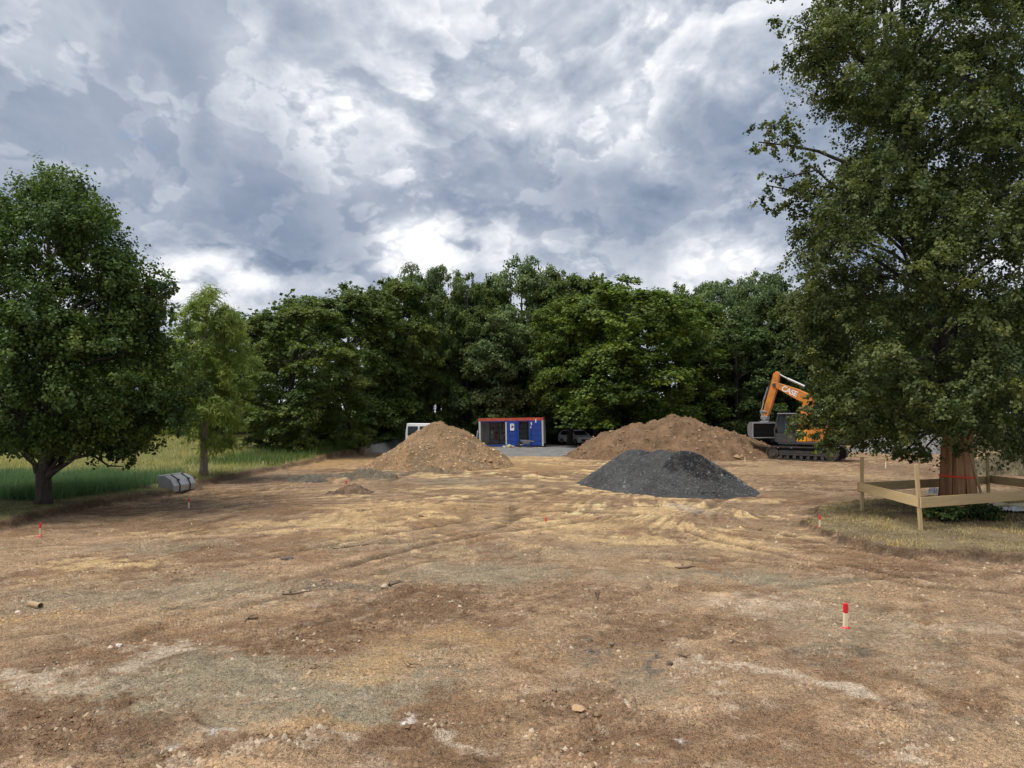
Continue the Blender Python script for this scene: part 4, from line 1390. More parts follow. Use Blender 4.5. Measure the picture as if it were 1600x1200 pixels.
def heap_rocks(cx, cy, ext, fn, n, size, cols, seed, name, label):
    """lumps lying on the slope of a heap"""
    rng = np.random.default_rng(seed)
    x, y = rng.uniform(-ext[0], ext[0], n * 4), rng.uniform(-ext[1], ext[1], n * 4)
    h = fn(x, y)
    w = np.clip(1.3 - h / h.max(), 0.25, 1) * (h > 0.02)
    k = (rng.uniform(size=len(x)) < w)
    x, y, h = x[k][:n], y[k][:n], h[k][:n]
    n = len(x)
    h = np.where(h < 0.4, ground_z(x + cx, y + cy) * (1 - h / 0.4) + h, h)
    s = size * np.exp(rng.normal(0, 0.5, n))
    v, f = stone_shape(rng, n)
    V = v * s[:, None, None] + np.stack([x + cx, y + cy, h + s * 0.1], 1)[:, None, :]
    F_ = (np.arange(n)[:, None, None] * 5 + f[None]).reshape(-1, 3)
    c = np.array(cols)[rng.integers(0, len(cols), n)] * rng.uniform(0.7, 1.3, (n, 1))
    C = np.repeat(np.concatenate([c, np.ones((n, 1))], 1), 5, 0)
    o = link(name, np_mesh(name, V.reshape(-1, 3), F_, False, {'Col': ('FLOAT_COLOR', C)}), M['stone'])
    tag(o, label, 'lumps', kind='stuff')


heap_rocks(pk.x, pk.y, (5.5, 5.2), sand_h, 5200, 0.034, [(0.36, 0.23, 0.115), (0.24, 0.15, 0.08), (0.18, 0.125, 0.08), (0.42, 0.30, 0.18)], 91, 'sand_heap_lumps', 'lumps on the slope of the left sand heap')
heap_rocks(pk2.x, pk2.y, (8, 6), soil_h, 4600, 0.045, [(0.20, 0.125, 0.072), (0.15, 0.095, 0.055), (0.26, 0.17, 0.10)], 92, 'soil_heap_lumps', 'lumps on the slope of the brown soil heap')
heap_rocks(gp.x, gp.y, (5.5, 7.0), grav_h, 12000, 0.021, [(0.07, 0.072, 0.073), (0.045, 0.046, 0.048), (0.12, 0.122, 0.125)], 93, 'gravel_pile_chippings', 'chippings on the slope of the dark gravel pile')


def rock_mesh(seed, sub=2):
    import bmesh
    bm = bmesh.new()
    bmesh.ops.create_icosphere(bm, subdivisions=sub, radius=1.0)
    rg = np.random.default_rng(seed)
    dirs = unit(rg, 9)
    amp = rg.uniform(0.08, 0.3, 9)
    for v in bm.verts:
        p = np.array(v.co)
        k = 1 + sum(a * math.tanh(3 * float(p @ d)) * 0.5 for a, d in zip(amp, dirs)) + rg.normal(0, 0.15)
        v.co = v.co * k
    me = bpy.data.meshes.new('soil_clod')
    bm.to_mesh(me)
    bm.free()
    ca = me.attributes.new('Col', 'FLOAT_COLOR', 'POINT')
    return me


CLODS = [
    (903, 1111, 0.07, (0.30, 0.20, 0.115), 'biggest rounded clod of the little group in the foreground'),
    (912, 1127, 0.045, (0.13, 0.085, 0.055), 'dark clod just in front of the biggest rounded clod'),
    (880, 1112, 0.035, (0.16, 0.10, 0.065), 'small brown clod left of the biggest rounded clod'),
    (934, 1120, 0.045, (0.17, 0.115, 0.07), 'brown clod right of the biggest rounded clod'),
    (865, 1085, 0.035, (0.17, 0.125, 0.085), 'clod behind and left of the biggest rounded clod'),
    (932, 1098, 0.03, (0.20, 0.14, 0.09), 'small clod behind the biggest rounded clod'),
    (1046, 1046, 0.045, (0.09, 0.07, 0.055), 'dark lump at the edge of the black patch below the near stake'),
    (922, 1003, 0.045, (0.10, 0.085, 0.065), 'dark lump on the churned black patch left of centre foreground'),
    (957, 1010, 0.04, (0.12, 0.095, 0.07), 'lump right of the dark lump on the churned patch'),
    (442, 874, 0.09, (0.12, 0.095, 0.08), 'grey lump of the debris left of centre, the left one'),
    (452, 871, 0.08, (0.10, 0.085, 0.075), 'grey lump of the debris left of centre, the right one'),
    (600, 918, 0.06, (0.34, 0.27, 0.19), 'pale stone beside the torn roots left of centre'),
    (478, 924, 0.06, (0.36, 0.28, 0.20), 'pale stone at the left end of the torn roots'),
    (185, 1011, 0.04, (0.50, 0.45, 0.40), 'whitish stone on the left foreground'),
    (30, 959, 0.05, (0.48, 0.38, 0.31), 'pinkish stone left of the pipe piece'),
    (659, 810, 0.075, (0.14, 0.08, 0.05), 'lone dark clod on the sandy middle of the site'),
    (1186, 827, 0.06, (0.12, 0.075, 0.05), 'dark clod left of the stake by the lawn'),
    (1265, 853, 0.10, (0.11, 0.065, 0.045), 'larger dark clod before the lawn corner'),
]
for k, (px, py, s, col, label) in enumerate(CLODS):
    me = rock_mesh(700 + k)
    me.attributes['Col'].data.foreach_set('color', np.tile(np.array((*[v_ * 1.45 for v_ in col], 1), np.float32), len(me.vertices)))
    x, y = G(px, py)
    o = link('soil_clod' if col[0] < 0.33 else 'stone', me, M['stone'])
    rr = random.Random(k)
    o.scale = (s * rr.uniform(0.9, 1.3), s * rr.uniform(0.8, 1.1), s * rr.uniform(0.65, 0.85))
    o.rotation_euler = (rr.uniform(-.3, .3), rr.uniform(-.3, .3), rr.uniform(0, 6))
    o.location = (x, y, gz(x, y) + s * 0.18)
    tag(o, label, 'clod' if col[0] < 0.33 else 'stone', 'loose clods and stones on the floor')

# short piece of clay pipe
x, y = G(55, 948)
z = gz(x, y)
m = MB()
a, b = Vector((x - 0.13, y + 0.06, z + 0.05)), Vector((x + 0.13, y - 0.06, z + 0.045))
dv = (b - a).normalized()
ref = Vector((0, 0, 1))
sd = dv.cross(ref)
ring = []
for r_, e in ((0.055, a), (0.055, b), (0.042, b), (0.042, a)):
    ring.append([e + (sd * math.cos(t) + ref * math.sin(t)) * r_ for t in [2 * math.pi * q / 14 for q in range(14)]])
vs = [p for r_ in ring for p in r_]
fs = []
for i in range(4):
    j = (i + 1) % 4
    fs += [(i * 14 + q, i * 14 + (q + 1) % 14, j * 14 + (q + 1) % 14, j * 14 + q) for q in range(14)]
m.add(vs, fs)
tag(m.build('pipe_piece', M['clay'], smooth=False), 'short broken piece of brown pipe lying on the left foreground', 'pipe')


def stick(px, py, length, ang, seed, label, r=0.014, name='root_stick'):
    rng = np.random.default_rng(seed)
    x, y = G(px, py)
    pts = []
    for i in range(6):
        t = i / 5 - 0.5
        qx, qy = x + t * length * math.cos(ang) + rng.normal(0, .02), y + t * length * math.sin(ang) + rng.normal(0, .03)
        pts.append((qx, qy, gz(qx, qy) + 0.012 + abs(rng.normal(0, .02))))
    m = MB()
    m.tube(pts, [r * 0.6, r, r * 1.1, r, r * 0.8, r * 0.4], 6)
    p2 = Vector(pts[2])
    e = p2 + Vector((rng.normal(0, .12), rng.normal(0, .15), 0.07))
    m.tube([p2, (p2 + e) / 2 + Vector((0, 0, .02)), e], [r * 0.7, r * 0.5, r * 0.25], 5)
    tag(m.build(name, M['deadwood'], smooth=True), label, 'stick', 'torn roots and sticks on the floor')


stick(462, 927, 0.55, 0.15, 1, 'torn brown root beside the pale stone left of centre', 0.022)
stick(612, 913, 0.5, 0.9, 2, 'short torn root by the right pale stone left of centre', 0.02)
stick(393, 969, 0.26, 0.8, 3, 'small forked twig on the left foreground')
stick(645, 1041, 0.25, -0.5, 4, 'thin twig on the gravelly centre-left foreground', 0.009)
stick(933, 932, 0.5, 1.5, 5, 'curved root on the churned earth at centre', 0.014)
stick(1068, 1037, 0.16, -0.3, 6, 'pale splinter of wood beside the black patch', 0.012)
stick(1150, 1010, 0.22, 0.2, 7, 'twig on the bare earth left of the near stake', 0.008)
stick(548, 853, 1.0, 0.5, 8, 'long thin root left of centre on the sandy ground', 0.018)
stick(1071, 888, 0.42, 0.05, 9, 'flat piece of bark at the middle of the site', 0.03)


# ------------------------------------------------------------------ marking stakes
def stake(px, top, bot, tilt, label, col='red', w=0.046, mark=True):
    x, y = G(px, bot)
    z = gz(x, y)
    h = (A(px, top, y).z - A(px, bot, y).z) if top else 0.35
    root = empty('marking_stake', (x, y, z), random.Random(px).uniform(-.5, .5))
    root.rotation_euler.y = tilt
    tag(root, label, 'stake', 'wooden marking stakes on the site')
    MB().box((0, 0, h * 0.31 - 0.04), (w, w, h * 0.62 + 0.08)).build('shaft', M['stake'], root, bevel=0.003)
    if col:
        MB().box((0, 0, h * 0.805), (w + 0.002, w + 0.002, h * 0.37)).box((0, 0, h * 0.992), (w * 0.9, w * 0.9, 0.006)).build('painted_top', M[col], root, bevel=0.003)
    else:
        MB().box((0, 0, h * 0.805), (w, w, h * 0.37)).build('shaft_top', M['stake'], root)
    if mark:
        rg = random.Random(px + 1)
        n = 14
        rim = [(rg.uniform(.045, .085) * math.cos(6.283 * q / n), rg.uniform(.035, .065) * math.sin(6.283 * q / n)) for q in range(n)]
        vs = [(0, 0, 0.045)] + [(p_[0], p_[1], 0.012) for p_ in rim] + [(p_[0] * 1.03, p_[1] * 1.03, -0.02) for p_ in rim]
        m = MB().add(vs, [(0, 1 + q, 1 + (q + 1) % n) for q in range(n)] + [(1 + q, 1 + n + q, 1 + n + (q + 1) % n, 1 + (q + 1) % n) for q in range(n)])
        m.build('paint_mark', M[col], root)


stake(1321, 947, 986, 0.02, 'red-topped wooden stake nearest to the viewer, at lower right', 'red', 0.056)
stake(1281, 810, 829, 0.0, 'red-topped stake beside the corner of the lawn')
stake(853, 808, 825, 0.0, 'orange-topped stake at the middle of the sandy site', 'orange_mark', mark=False)
stake(62, 817, 838, 0.03, 'red-topped stake at the left edge below the bank')
stake(295, 778, 793, 0.0, 'red-topped stake in front of the loose loader bucket', 'red', mark=False)
stake(541, 750, 764, 0.0, 'red-topped stake standing behind the small clod mound', 'red', mark=False)
stake(839, 736, 748, 0.0, 'small red-topped stake on the sandy strip before the container', 'orange_mark', 0.05, False)
stake(1164, 714, 723, 0.0, 'unpainted pale peg at the right foot of the soil heap', None, 0.05, False)
stake(1384, 722, 732, 0.05, 'unpainted peg between the excavator and the board fence', None, 0.05, False)
stake(448, 734, 743, 0.0, 'unpainted peg left of the sand heap, the right one of two', None, 0.05, False)
stake(411, 727, 734, 0.0, 'unpainted peg left of the sand heap, the left one of two', None, 0.05, False)


# ------------------------------------------------------------------ boards round the linden
def trunk_guard():
    x, y = LIN
    root = empty('trunk_guard', (x, y, LIN_Z))
    tag(root, 'upright rough boards strapped round the huge tree trunk', 'trunk guard')
    rg = random.Random(5)
    n = 25
    for k in range(n):
        a = 2 * math.pi * k / n + rg.uniform(-.05, .05)
        rb, rt = 0.55 + rg.uniform(-.02, .04), 0.41 + rg.uniform(-.02, .03)
        h = rg.uniform(2.1, 2.5)
        pb = Vector((math.cos(a) * rb, math.sin(a) * rb, 0.04))
        pt = Vector((math.cos(a + rg.uniform(-.12, .12)) * rt, math.sin(a) * rt, h))
        w = rg.uniform(0.11, 0.165)
        MB().beam((0, 0, 0), pt - pb, w, 0.028, up=(-math.sin(a), math.cos(a), 0) if 0 else (math.cos(a), math.sin(a), 0))
        m = MB()
        xd = (pt - pb).normalized()
        out = Vector((math.cos(a), math.sin(a), 0.1))
        yd = xd.cross(out).normalized()
        out = yd.cross(xd)
        Mx = Matrix((yd, out, xd)).transposed().to_4x4()
        L_ = (pt - pb).length
        m.box((0, 0, L_ / 2), (w, 0.028, L_), taper=1.0)
        o = m.build('plank', M['plank'], root, bevel=0.004)
        o.matrix_local = Matrix.Translation(pb) @ Mx
    pb, pt = Vector((0.62, -0.44, 0.02)), Vector((0.06, -0.46, 2.15))
    m = MB()
    xd = (pt - pb).normalized()
    yd = xd.cross(Vector((0, -1, 0))).normalized()
    m.box((0, 0, (pt - pb).length / 2), (0.075, 0.04, (pt - pb).length))
    o = m.build('batten', M['post'], root, bevel=0.004)
    o.matrix_local = Matrix.Translation(pb) @ Matrix((yd, yd.cross(xd) * -1, xd)).transposed().to_4x4()
    m = MB()
    R1 = 0.538
    pts = [(math.cos(t) * R1, math.sin(t) * R1, 1.05 - 0.03 * math.cos(t)) for t in np.linspace(0, 2 * math.pi, 33)]
    for q in range(32):
        m.beam(pts[q], pts[q + 1], 0.012, 0.065)
    m.build('strap', M['strap'], root)


trunk_guard()


def board_fence():
    Pa, Pb = G(1347, 796, 0.22), G(1439, 823, 0.22)
    Pc = tuple(A(1543, 700, 26.4))[:2]
    Pd = (17.6, 22.9)
    cx, cy = (Pa[0] + Pd[0]) / 2, (Pa[1] + Pd[1]) / 2
    root = empty('board_fence', (cx, cy, 0.2))
    tag(root, 'low fence of pale boards on four posts round the huge tree', 'fence')
    rel = lambda p, z: Vector((p[0] - cx, p[1] - cy, z - 0.2))
    for p, h, lean in ((Pa, 1.72, (0.02, 0)), (Pb, 1.80, (-0.09, 0.02)), (Pc, 1.72, (-0.02, 0)), (Pd, 1.72, (0, 0.03))):
        z = gz(*p)
        m = MB()
        a, b = rel(p, z - 0.1), rel((p[0] + lean[0], p[1] + lean[1]), z + h)
        m.beam(a, b, 0.085, 0.10, up=(0, -1, 0))
        m.build('post', M['post'], root, bevel=0.005)
    ex = 0.09
    for p, q, zb in ((Pa, Pb, 0.63), (Pb, Pd, 0.62), (Pc, Pd, 0.64), (Pa, Pc, 0.60)):
        d = (Vector(q) - Vector(p)).normalized()
        nrm = Vector((d.y, -d.x))
        if nrm.dot(Vector(p) + Vector(q) - 2 * Vector((cx, cy))) < 0:
            nrm = -nrm
        o_ = nrm * 0.075
        a = (p[0] - d.x * ex + o_.x, p[1] - d.y * ex + o_.y)
        b = (q[0] + d.x * ex * 0.3 + o_.x, q[1] + d.y * ex * 0.3 + o_.y)
        za, zb_ = gz(*p) + zb, gz(*q) + zb
        A_, B_ = rel(a, za + 0.142), rel(b, zb_ + 0.142)
        xd = (B_ - A_).normalized()
        yd = Vector((0, 0, 1)).cross(xd).normalized()
        Lb = (B_ - A_).length
        o = MB().box((0, 0, 0), (Lb, 0.032, 0.285)).build('board', M['board'], root, bevel=0.004)
        o.matrix_local = Matrix.Translation((A_ + B_) / 2) @ Matrix((xd, yd, xd.cross(yd))).transposed().to_4x4()


board_fence()

# plywood sheets and plastic inside the fence
x, y = 15.9, 24.6
z = gz(x, y)
for k, (dx, dy, rz, label) in enumerate(((0, 0, 0.12, 'pale plywood sheet lying on the ground behind the front fence board'), (0.95, -0.5, 0.5, 'second plywood sheet lying nearer the right edge of the picture'))):
    o = MB().box((0, 0, 0), (1.5, 0.75, 0.05)).build('plywood_sheet', M['ply'], bevel=0.003)
    o.location = (x + dx, y + dy, gz(x + dx, y + dy) + 0.10 + 0.03 * k)
    o.rotation_euler = (0.04, 0.03, rz)
    tag(o, label, 'plywood')


def crumpled(px, py, w, d, h, mat, seed, name, label, cat, zref=0.22):
    x0, y0 = G(px, py, zref)
    n = 26
    X, Y = np.meshgrid(np.linspace(-1, 1, n), np.linspace(-1, 1, n))
    x, y = X.ravel(), Y.ravel()
    r = np.hypot(x, y) + 0.2 * fbm(x, y, 1.7, 2, seed)
    z = h * np.clip(1 - r ** 2, 0, 1) ** 0.6 * (0.7 + 0.9 * np.abs(fbm(x, y, 2.6, 3, seed + 1)))
    V = np.stack([x * w / 2, y * d / 2, z + 0.01], 1)
    idx = np.arange(n * n).reshape(n, n)
    f = np.stack([idx[:-1, :-1], idx[:-1, 1:], idx[1:, 1:], idx[1:, :-1]], -1).reshape(-1, 4)
    f = f[(r[f] < 1.0).all(1)]
    o = link(name, np_mesh(name, V, f), mat)
    o.location = (x0, y0, gz(x0, y0) + 0.015)
    tag(o, label, cat)


crumpled(1458, 772, 0.45, 0.4, 0.26, M['sheet'], 801, 'plastic_bag', 'crumpled white plastic bag left of the strapped trunk', 'bag')
crumpled(1582, 797, 0.9, 0.8, 0.10, M['sheet'], 804, 'plastic_sheet', 'crumpled pale plastic sheet under the front board at the right edge', 'sheet')


# ------------------------------------------------------------------ loader bucket lying by the meadow
def loader_bucket():
    a, b = Vector((*G(243, 770, 0.1), 0)), Vector((*G(291, 762, 0.1), 0))
    mid = (a + b) / 2
    W = 1.75
    ang = math.atan2(b.y - a.y, b.x - a.x)
    z = min(gz(mid.x + 0.4, mid.y), gz(b.x + 0.3, b.y), gz(a.x + 0.3, a.y)) - 0.02
    root = empty('loader_bucket', (mid.x + 0.30, mid.y + 0.0, z), ang)
    root.scale = (0.80, 0.80, 1.0)
    tag(root, 'grey steel loader bucket lying face down at the edge of the meadow', 'bucket')
    # local x along the width, -y towards the site; curved back, mouth turned to the meadow
    prof = [(0.55, 0.70), (0.18, 0.74), (-0.18, 0.58), (-0.36, 0.34), (-0.34, 0.10), (-0.2, 0.0), (0.5, 0.0)]

    def shell(t):
        out = []
        n = len(prof)
        for (py_, pz_) in prof:
            out.append((py_, pz_))
        inn = [(py_ + (0.03 if py_ < 0.3 else 0) * (1 if py_ < 0 else 0.3), pz_ - (0.03 if pz_ > 0.4 else -0.03)) for py_, pz_ in prof]
        return out + inn[::-1]
    pts = shell(0)
    n = len(prof)
    m = MB()
    for i in range(n - 1):
        q = [prof[i], prof[i + 1], pts[2 * n - 2 - i], pts[2 * n - 1 - i]]
        vs = [(-W / 2, p[0], p[1]) for p in q] + [(W / 2, p[0], p[1]) for p in q]
        m.add(vs, [(0, 1, 2, 3), (7, 6, 5, 4), (0, 4, 5, 1), (1, 5, 6, 2), (2, 6, 7, 3), (3, 7, 4, 0)])
    m.build('shell', M['galv'], root)
    for s in (-1, 1):
        vs = [(s * (W / 2 + 0.003), p[0], p[1]) for p in prof] + [(s * (W / 2 + 0.028), p[0], p[1]) for p in prof]
        MB().add(vs, [tuple(range(n)), tuple(range(2 * n - 1, n - 1, -1))] + [(i, (i + 1) % n, (i + 1) % n + n, i + n) for i in range(n)]).build('side_plate', M['galv'], root)
    MB().box((0, 0.52, 0.735), (W + 0.06, 0.16, 0.03)).build('cutting_edge', M['galv'], root)
    for s in (-0.42, 0.42):
        m = MB()
        rib = [(p[0], p[1]) for p in prof[1:6]]
        for i in range(len(rib) - 1):
            (y0, z0), (y1, z1) = rib[i], rib[i + 1]
            m.beam((s, y0 - 0.02, z0 + 0.015), (s, y1 - 0.02, z1 + 0.015), 0.035, 0.05, up=(0, -1, 0.2))
        m.box((s, -0.30, 0.56), (0.04, 0.07, 0.07))
        m.build('bracket', M['dark'], root)


loader_bucket()


# ------------------------------------------------------------------ excavator
def stadium(xc, zc, half, r, n=10):
    pts = []
    for k in range(n + 1):
        a = -math.pi / 2 + math.pi * k / n
        pts.append((xc + half + r * math.cos(a), zc + r * math.sin(a)))
    for k in range(n + 1):
        a = math.pi / 2 + math.pi * k / n
        pts.append((xc - half + r * math.cos(a), zc + r * math.sin(a)))
    return pts


def excavator():
    cx, cy = 20.25, 50.6
    fwd = Vector((-0.79, 0.61)).normalized()
    rz = math.atan2(fwd.y, fwd.x)
    z = 0.02
    root = empty('excavator', (cx, cy, z), rz)
    tag(root, 'orange crawler excavator with raised arm beside the brown soil heap', 'excavator')
    # undercarriage
    for s in (-1, 1):
        yc = s * 1.22
        m = MB()
        pts = stadium(0, 0.47, 1.85, 0.44, 12)
        inner = stadium(0, 0.47, 1.85, 0.385, 12)
        n = len(pts)
        vs = [(p[0], yc - 0.3, p[1]) for p in pts] + [(p[0], yc + 0.3, p[1]) for p in pts] + [(p[0], yc - 0.3, p[1]) for p in inner] + [(p[0], yc + 0.3, p[1]) for p in inner]
        fs = []
        for i in range(n):
            j = (i + 1) % n
            fs += [(i, j, n + j, n + i), (2 * n + i, 3 * n + i, 3 * n + j, 2 * n + j), (i, 2 * n + i, 2 * n + j, j), (n + i, n + j, 3 * n + j, 3 * n + i)]
        m.add(vs, fs)
        per = 2 * 3.7 + 2 * math.pi * 0.455
        for k in range(46):                                          # grouser bars
            t = per * k / 46
            if t < 3.7:
                p, a = (-1.85 + t, 0.025), 0
            elif t < 3.7 + math.pi * 0.455:
                q = (t - 3.7) / 0.455
                p, a = (1.85 + 0.455 * math.sin(q), 0.47 - 0.455 * math.cos(q)), q
            elif t < 7.4 + math.pi * 0.455:
                p, a = (1.85 - (t - 3.7 - math.pi * 0.455), 0.925), math.pi
            else:
                q = (t - 7.4 - math.pi * 0.455) / 0.455
                p, a = (-1.85 - 0.455 * math.sin(q), 0.47 + 0.455 * math.cos(q)), math.pi + q
            m.box((p[0], yc, p[1]), (0.05, 0.605, 0.05), Matrix.Rotation(-a, 4, 'Y'))
        m.build('track', M['track'], root)
        MB().box((0, yc, 0.5), (3.0, 0.36, 0.34)).box((0, yc + s * 0.185, 0.56), (2.7, 0.02, 0.16)).build('track_frame', M['dark'], root, bevel=0.03)
        for xx, rr, nm in ((1.85, 0.36, 'idler'), (-1.85, 0.37, 'sprocket')):
            w = MB()
            w.tube([(xx, yc - 0.24, 0.47), (xx, yc + 0.24, 0.47)], rr, 20)
            w.tube([(xx, yc + s * 0.235, 0.47), (xx, yc + s * 0.29, 0.47)], rr * 0.62, 16)
            w.build(nm, M['track'], root)
        for k in range(7):
            xx = -1.35 + 0.45 * k
            MB().tube([(xx, yc - 0.2, 0.21), (xx, yc + 0.2, 0.21)], 0.115, 12).build('roller', M['dark'], root)
    MB().box((0, 0, 0.68), (1.5, 1.9, 0.36)).tube([(0, 0, 0.86), (0, 0, 1.06)], 0.62, 22).build('undercarriage_centre', M['dark'], root)
    # house
    MB().box((-0.35, 0, 1.16), (3.9, 2.5, 0.18)).build('deck', M['dark'], root, bevel=0.03)
    body = [(-2.35, 1.26), (-0.3, 1.26), (-0.3, 2.15), (-0.9, 2.35), (-2.2, 2.35), (-2.5, 2.1), (-2.5, 1.5)]
    MB().prism(body, -1.25, 1.25).build('engine_cover', M['orange'], root, bevel=0.06)
    MB().prism([(-2.75, 1.15), (-2.2, 1.12), (-2.3, 2.05), (-2.6, 2.1), (-2.8, 1.9)], -1.22, 1.22).build('counterweight', M['dark'], root, bevel=0.08)
    MB().span((-0.28, 0.38, 1.26), (0.35, 1.25, 2.05)).build('side_panel', M['yellow'], root, bevel=0.04)
    MB().span((-0.28, -1.25, 1.26), (1.3, -0.45, 1.95)).build('tank_panel', M['orange'], root, bevel=0.04)
    MB().tube([(-1.2, -0.6, 2.3), (-1.2, -0.6, 2.85)], 0.07, 10).build('exhaust', M['dark'], root)
    m = MB()
    for hx in (-1.9, -1.3, -0.7):
        m.tube([(hx, 1.15, 2.3), (hx, 1.15, 2.75)], 0.02, 6)
    m.tube([(-1.9, 1.15, 2.75), (-0.7, 1.15, 2.75)], 0.02, 6)
    m.build('handrail', M['dark'], root)
    # cab
    cab = empty('cab', (0, 0, 0))
    cab.parent = root
    x0, x1, y0, y1, zb, zt = 0.38, 1.75, 0.38, 1.25, 1.25, 3.12
    prof = [(x0, zb), (x1, zb), (x1 + 0.06, zb + 0.8), (x1 - 0.22, zt), (x0, zt)]
    fr = MB()
    for yy in (y0 + 0.03, y1 - 0.03):
        for i in range(5):
            p, q = prof[i], prof[(i + 1) % 5]
            fr.beam((p[0], yy, p[1]), (q[0], yy, q[1]), 0.07, 0.08, up=(0, 1, 0))
        fr.beam((1.05, yy, zb), (1.0, yy, zt), 0.06, 0.07, up=(0, 1, 0))
    for p in prof:
        fr.beam((p[0], y0, p[1]), (p[0], y1, p[1]), 0.07, 0.07)
    fr.build('cab_frame', M['dark'], cab)
    MB().box(((x0 + x1) / 2 - 0.1, (y0 + y1) / 2, zt + 0.03), (1.3, 0.95, 0.07)).build('roof', M['bucketgrey'], cab, bevel=0.02)
    MB().span((x0 + 0.05, y1 - 0.05, zb), (x1 - 0.02, y1 - 0.02, zb + 0.55)).build('door_panel', M['dark'], cab)
    for nm, a_, b_ in (('side_window', (x0 + 0.1, y1 - 0.035, zb + 0.6), (0.98, y1 - 0.025, zt - 0.06)), ('door_window', (1.08, y1 - 0.035, zb + 0.6), (x1 - 0.14, y1 - 0.025, zt - 0.06))):
        MB().span(a_, b_).build(nm, M['glass'], cab)
    MB().beam((x1 + 0.04, (y0 + y1) / 2, zb + 0.78), (x1 - 0.20, (y0 + y1) / 2, zt - 0.04), 0.75, 0.012, up=(1, 0, 0.2)).build('windscreen', M['glass'], cab)
    MB().box((0.8, 0.8, 1.75), (0.5, 0.5, 0.12)).box((0.58, 0.8, 2.15), (0.12, 0.48, 0.75)).build('driver_seat', M['tyre'], cab, bevel=0.03)
    # two-piece boom (x = reach, y = 0)
    k1, k2 = Vector((-0.25, 0, 4.12)), Vector((2.12, 0, 5.16))

    def arm_piece(name, pts, w, mat, parent):
        return MB().prism(pts, -w / 2, w / 2).build(name, mat, parent, bevel=0.02)
    arm_piece('lower_boom', [(0.35, 1.55), (0.75, 1.75), (0.42, 3.0), (0.12, 4.15), (-0.2, 4.45), (-0.55, 4.2), (-0.45, 3.7), (-0.05, 2.6)], 0.46, M['orange'], root)
    ub = arm_piece('upper_boom', [(-0.45, 4.05), (-0.15, 3.82), (0.55, 4.08), (2.02, 4.96), (2.28, 5.08), (2.24, 5.30), (2.0, 5.34), (0.5, 4.82), (-0.25, 4.45)], 0.48, M['orange'], root)
    # lettering on the boom's near side
    cu = bpy.data.curves.new('lettering', 'FONT')
    cu.body = 'CASE'
    cu.size = 0.52
    cu.extrude = 0.006
    cu.offset = 0.012
    cu.space_character = 0.92
    tmp = bpy.data.objects.new('tmp', cu)
    COL.objects.link(tmp)
    bpy.context.view_layer.update()
    dg = bpy.context.evaluated_depsgraph_get()
    me = bpy.data.meshes.new_from_object(tmp.evaluated_get(dg))
    bpy.data.objects.remove(tmp)
    o = link('lettering', me, M['lettering'], ub)
    xd = (Vector((0.55, 0, 4.42)) - Vector((2.02, 0, 5.13))).normalized()
    nd = Vector((0, 1, 0))
    yd = nd.cross(xd)
    o.matrix_local = Matrix.Translation(Vector((1.66, 0.245, 4.80))) @ Matrix((xd, yd, nd)).transposed().to_4x4()
    # arm
    arm = arm_piece('arm', [(1.78, 5.98), (2.0, 6.12), (2.2, 5.95), (2.42, 5.1), (2.98, 3.2), (2.9, 2.95), (2.66, 2.95), (2.55, 3.1), (2.02, 4.75), (1.9, 5.15)], 0.36, M['orange'], root)
    MB().tube([(2.12, -0.3, 5.16), (2.12, 0.3, 5.16)], 0.12, 14).build('pivot_pin', M['dark'], root)
    h = MB()
    for yy in (-0.12, 0.0, 0.12):
        h.tube([(2.05, yy, 5.42), (2.35, yy, 5.55), (2.52, yy, 5.15), (2.62, yy, 4.55)], 0.03, 6)
    h.build('hydraulic_hose', M['tyre'], root)
    cyl = MB().tube([(0.12, 0, 5.02), (1.25, 0, 5.58)], 0.085, 12).build('arm_cylinder', M['galv'], root)
    MB().tube([(1.2, 0, 5.555), (1.86, 0, 5.93)], 0.05, 12).build('piston_rod', M['chrome'], cyl)
    c2 = MB().tube([(2.62, 0, 5.0), (2.98, 0, 3.95)], 0.075, 12).build('bucket_cylinder', M['steel'], root)
    MB().tube([(2.95, 0, 4.0), (3.12, 0, 3.35)], 0.04, 10).build('piston_rod', M['chrome'], c2)
    lk = MB()
    lk.beam((3.12, 0.2, 3.35), (2.95, 0.2, 2.86), 0.05, 0.12).beam((3.12, -0.2, 3.35), (2.95, -0.2, 2.86), 0.05, 0.12)
    lk.beam((3.12, 0.22, 3.35), (2.7, 0.22, 3.25), 0.05, 0.1)
    lk.box((2.86, 0, 2.86), (0.5, 0.5, 0.22)).tube([(2.86, 0, 2.78), (2.86, 0, 2.58)], 0.26, 16).box((2.86, 0, 2.55), (0.62, 0.5, 0.1))
    lk.build('tilt_rotator', M['steel'], root, bevel=0.015)
    # ditching bucket turned so that its mouth faces the camera
    bk = empty('ditching_bucket', (2.80, 0, 2.50))
    bk.parent = root
    bk.rotation_euler = (0, 0, -rz)                                   # width lies along the picture
    W = 2.25
    prof = [(-0.55, 0.02), (0.05, 0.05), (0.42, -0.12), (0.55, -0.5), (0.45, -0.85), (0.1, -1.02), (-0.62, -1.06)]   # (y, z)
    inn = [(-0.55, -0.02), (0.04, 0.01), (0.385, -0.15), (0.51, -0.5), (0.415, -0.825), (0.09, -0.98), (-0.62, -1.03)]
    m = MB()
    for i in range(len(prof) - 1):
        q = [prof[i], prof[i + 1], inn[i + 1], inn[i]]
        m.add([(-W / 2, p[0], p[1]) for p in q] + [(W / 2, p[0], p[1]) for p in q], [(0, 1, 2, 3), (7, 6, 5, 4), (0, 4, 5, 1), (1, 5, 6, 2), (2, 6, 7, 3), (3, 7, 4, 0)])
    m.build('bucket_shell', M['bucketdark'], bk)
    n = len(prof)
